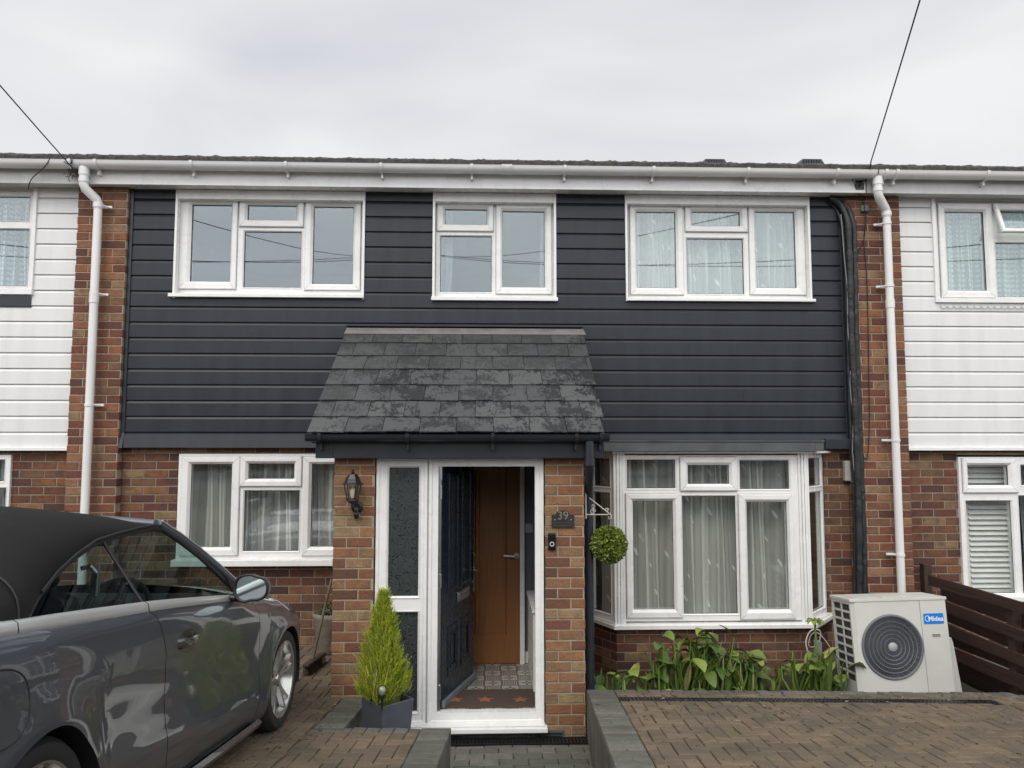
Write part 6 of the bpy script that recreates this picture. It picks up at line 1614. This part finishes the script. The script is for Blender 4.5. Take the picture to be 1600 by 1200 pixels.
# mirrors
def mirror(sg):
    my=sg*.985; mx=-.935; mz=1.0
    o=MB(); ol=[]
    for k in range(28):
        a=2*math.pi*k/28; c_,s_=math.cos(a),math.sin(a)
        yy=math.copysign(abs(c_)**.7,c_)*.104; zz_=math.copysign(abs(s_)**.75,s_)*.083
        zz_*= (1.0 if yy*sg<0 else .86); ol.append((yy,zz_))
    rows=[]
    for (dx_,sc) in ((-.012,.90),(-.016,.97),(-.004,1.0),(.03,.98),(.07,.85),(.10,.60),(.112,.2)):
        rows.append([(mx+dx_,my+y*sc,mz+z*sc) for y,z in ol])
    o.grid(rows,0,True); sh=cp(o,'mirror',M['carpaint'],smooth=True); autosmooth(sh,50)
    o=MB(); o.face([(mx-.010,my+y*.91,mz+z*.91) for y,z in (ol if sg<0 else ol)]); cp(o,'mirror_glass',mat('mirror glass',(.42,.47,.47),.05,metal=1),sh)
    o=MB(); rg=[(mx-.014,my+y*.935,mz+z*.935) for y,z in ol]; o.tube(rg+rg[:1],.008,5); cp(o,'mirror_bezel',M['black_plastic'],sh,smooth=True)
    o=MB(); o.tube([(mx+.03,sg*.845,.945),(mx+.035,sg*.89,.94),(mx+.03,sg*.96,.955)],[.022,.02,.024],8); cp(o,'mirror_arm',M['black_plastic'],sh,smooth=True)
mirror(-1); mirror(1)
# wheels
def wheel(x,sg,lab=None):
    yc=sg*(.905 if x==0 else .89); ZW=.335
    t=MB(); TR=.335; RR=.250
    prof=[(RR-.002,.0),(RR+.012,.004),(RR+.045,.012),(TR-.022,.006),(TR-.004,-.022),(TR,-.035),(TR-.003,-.07),(TR,-.075),(TR,-.105),(TR-.003,-.108),(TR,-.112),(TR,-.15),(TR-.004,-.185),(TR-.03,-.21),(RR,-.215)]
    t.lathe([(r,-sg*-h if sg>0 else -h) for r,h in prof],(x,yc,ZW),'Y',64)
    ty=cp(t,'wheel',M['rubber'],smooth=True); autosmooth(ty,35)
    s=-sg  # inward direction is -sg
    o=MB(); Y=lambda h: (h if sg>0 else -h)
    o.lathe([(RR-.004,Y(.003)),(RR+.004,Y(.006)),(RR-.006,Y(.0)),(RR-.014,Y(-.02)),(RR-.03,Y(-.05)),(RR-.045,Y(-.18))],(x,yc,ZW),'Y',64)
    for k in range(5):
        for dlt in (-.14,.14):
            a=2*math.pi*k/5+.35; a1=a+dlt*1.25
            ca_,sa_=math.cos(a1),math.sin(a1); c0,s0=math.cos(a+dlt*.5),math.sin(a+dlt*.5)
            rows=[]
            for (r_,aa,wd_,h_) in ((.045,a+dlt*.6,.020,-.030),(.12,a+dlt*.85,.015,-.022),(.19,a+dlt*1.05,.016,-.012),(.243,a+dlt*1.2,.022,-.006)):
                cx_,cz_=r_*math.cos(aa),r_*math.sin(aa); tx,tz=-math.sin(aa),math.cos(aa)
                rows.append([(x+cx_+tx*wd_,yc+Y(h_-.03),ZW+cz_+tz*wd_),(x+cx_+tx*wd_*.7,yc+Y(h_),ZW+cz_+tz*wd_*.7),(x+cx_-tx*wd_*.7,yc+Y(h_),ZW+cz_-tz*wd_*.7),(x+cx_-tx*wd_,yc+Y(h_-.03),ZW+cz_-tz*wd_)])
            o.grid(rows)
    o.lathe([(0,Y(-.020)),(.032,Y(-.022)),(.036,Y(-.03)),(.06,Y(-.034)),(.066,Y(-.06))],(x,yc,ZW),'Y',24)
    rm=cp(o,'rim',M['alloy'],ty,smooth=True); autosmooth(rm,30)
    o=MB()
    for k in range(5): a=2*math.pi*k/5; o.lathe([(0,Y(-.026)),(.008,Y(-.027)),(.009,Y(-.035))],(x+.048*math.cos(a),yc,ZW+.048*math.sin(a)),'Y',8)
    o.lathe([(.07,Y(-.09)),(.17,Y(-.09)),(.172,Y(-.11))],(x,yc,ZW),'Y',40); o.lathe([(.20,Y(-.13)),(0,Y(-.13))],(x,yc,ZW),'Y',24); cp(o,'brake_disc',mat('brake disc',(.07,.07,.07),.5,metal=.6),ty)
bpy_w=[wheel(x,sg) for x in (0,WB) for sg in (-1,1)]
# interior
SMt=mat('black leather',(.018,.018,.019),.42,var=.2)
for y in (-.37,.37):
    mb=MB()
    mb.box(-1.95,-1.42,y-.25,y+.25,.45,.62)
    rows=[]
    for (x,z,w_,d_) in ((-1.88,.60,.24,.10),(-1.98,.85,.24,.10),(-2.04,1.02,.19,.08),(-2.06,1.06,.10,.05),(-2.07,1.10,.13,.06),(-2.09,1.20,.11,.05),(-2.09,1.22,.06,.02)):
        rows.append([(x-d_,y-w_,z),(x+d_*.6,y-w_,z),(x+d_,y-w_*.8,z),(x+d_,y+w_*.8,z),(x+d_*.6,y+w_,z),(x-d_,y+w_,z)])
    mb.grid(rows,0,True); cp(mb,'seat',SMt,bevel=.03,seg=3)
mb=MB(); mb.box(-2.75,-2.45,-.6,.6,.5,.95); cp(mb,'rear_seat',SMt,bevel=.03,seg=3)
mb=MB(); rows=[]
for x,z in ((-1.18,.55),(-1.20,.80),(-1.12,.93),(-.9,.965),(-.62,.95)): rows.append([(x,y,z) for y in (-.78,-.4,0,.4,.78)])
mb.grid(rows); cp(mb,'dashboard',M['cabin'],smooth=True)
mb=MB(); c=Vector((-1.30,-.37,.90)); ax_=Vector((-.9,0,.42)).normalized(); e1_=Vector((0,1,0)); e2_=ax_.cross(e1_)
mb.tube([c+(e1_*math.cos(a)+e2_*math.sin(a))*.18 for a in [2*math.pi*k/28 for k in range(29)]],.015,8); 
for a in (0,math.pi,-math.pi/2): mb.tube([c,c+(e1_*math.cos(a)+e2_*math.sin(a))*.17],.014,6)
mb.lathe([(0,-.01),(.06,-.01),(.06,.01)],c,'X',14); cp(mb,'steering_wheel',M['cabin'],smooth=True)
mb=MB(); mb.box(-1.98,-1.95,-.635,-.60,1.02,1.13); mb.tube([(-1.97,-.62,1.13),(-1.985,-.60,1.16),(-1.99,-.56,1.15)],.012,6); cp(mb,'belt_guide',M['satin'],bevel=.008)
mb=MB(); mb.box(-1.0,-.97,-.14,.14,1.24,1.31); cp(mb,'rear_view_mirror',M['cabin'],bevel=.01)
# ================================================================ across the street, seen only mirrored in glass and paint
def far_house(x0,x1,label,colr,h=5.0,seed=0):
    o=empty('terraced_house',((x0+x1)/2,-21,1.1),label,'house','houses across the street')
    yw=-21.0
    mb=MB(); hs=[(x0+.7,x0+2.5,2.1,3.5),(x1-2.6,x1-.8,2.1,3.5),(x0+.7,x0+2.5,4.6,5.8),(x1-2.6,x1-.8,4.6,5.8),((x0+x1)/2-.5,(x0+x1)/2+.5,1.2,3.2)]
    mb.plate(x0,x1,1.0,1.1+h,[],0,.1); 
    mb.v=[(x,yw+ -y,z) for x,y,z in mb.v]; part(mb,'wall',colr,o)
    for a,b,c,d in hs:
        mb=MB(); mb.rings(a,b,c,d,[(0,0),(0,-.04),(.07,-.04),(.07,0)],0); mb.box((a+b)/2-.03,(a+b)/2+.03,-.03,0,c,d,0); mb.box(a+.05,b-.05,-.012,-.004,c+.05,d-.05,1)
        mb.v=[(x,yw-y+0.0,z) for x,y,z in mb.v]; part(mb,'window',[M['upvc'],mat('far pane',(.03,.035,.04),.1)] if 'far pane' not in bpy.data.materials else [M['upvc'],bpy.data.materials['far pane']],o)
    mb=MB(); mb.face([(x0,yw+.4,1.1+h-.1),(x1,yw+.4,1.1+h-.1),(x1,yw-4,1.1+h+1.7),(x0,yw-4,1.1+h+1.7)]); mb.face([(x0,yw-8.4,1.1+h-.1),(x1,yw-8.4,1.1+h-.1),(x1,yw-4,1.1+h+1.7),(x0,yw-4,1.1+h+1.7)]); mb.box(x0,x1,yw+.02,yw+.4,1.1+h-.12,1.1+h-.08)
    part(mb,'roof',M['rooftile'],o)
FB=mat('far red brick',(.20,.10,.07),.9,var=.3,vscale=3); FW=mat('far render',(.55,.54,.50),.9,var=.1)
for k in range(8):
    x=-30+7.5*k; far_house(x,x+7.48,['red brick','pale rendered'][k%2]+' terraced house mirrored in the windows, number %s from the left'%(['one','two','three','four','five','six','seven','eight'][k]),[FB,FW][k%2],seed=k)
pole=empty('telegraph_pole',(POLE.x,POLE.y,1.1),'brown telegraph pole across the street that carries the service cables','pole')
mb=MB(); mb.tube([(POLE.x,POLE.y,1.0),(POLE.x,POLE.y,POLE.z+.25)],[.14,.10],12); part(mb,'shaft',M['wood_dark'],pole,smooth=True)
mb=MB(); mb.lathe([(.11,-.05),(.22,-.03),(.22,.02),(.11,.04)],(POLE.x,POLE.y,POLE.z),n=16); part(mb,'cable_ring',M['black_plastic'],pole)
for k,(tx,lb) in enumerate(((-14,'farthest left'),(-9,'left'),(9,'right'),(14,'farthest right'))):
    e=Vector((tx,7,4.6)); thing((lambda m:(m.tube(catenary(POLE,e,.5),.008,5),m)[1])(MB()),'overhead_cable',M['cable'],'service cable fanning from the pole to the %s of the neighbouring roofs'%lb,'cable',POLE)
bpy.context.view_layer.update()
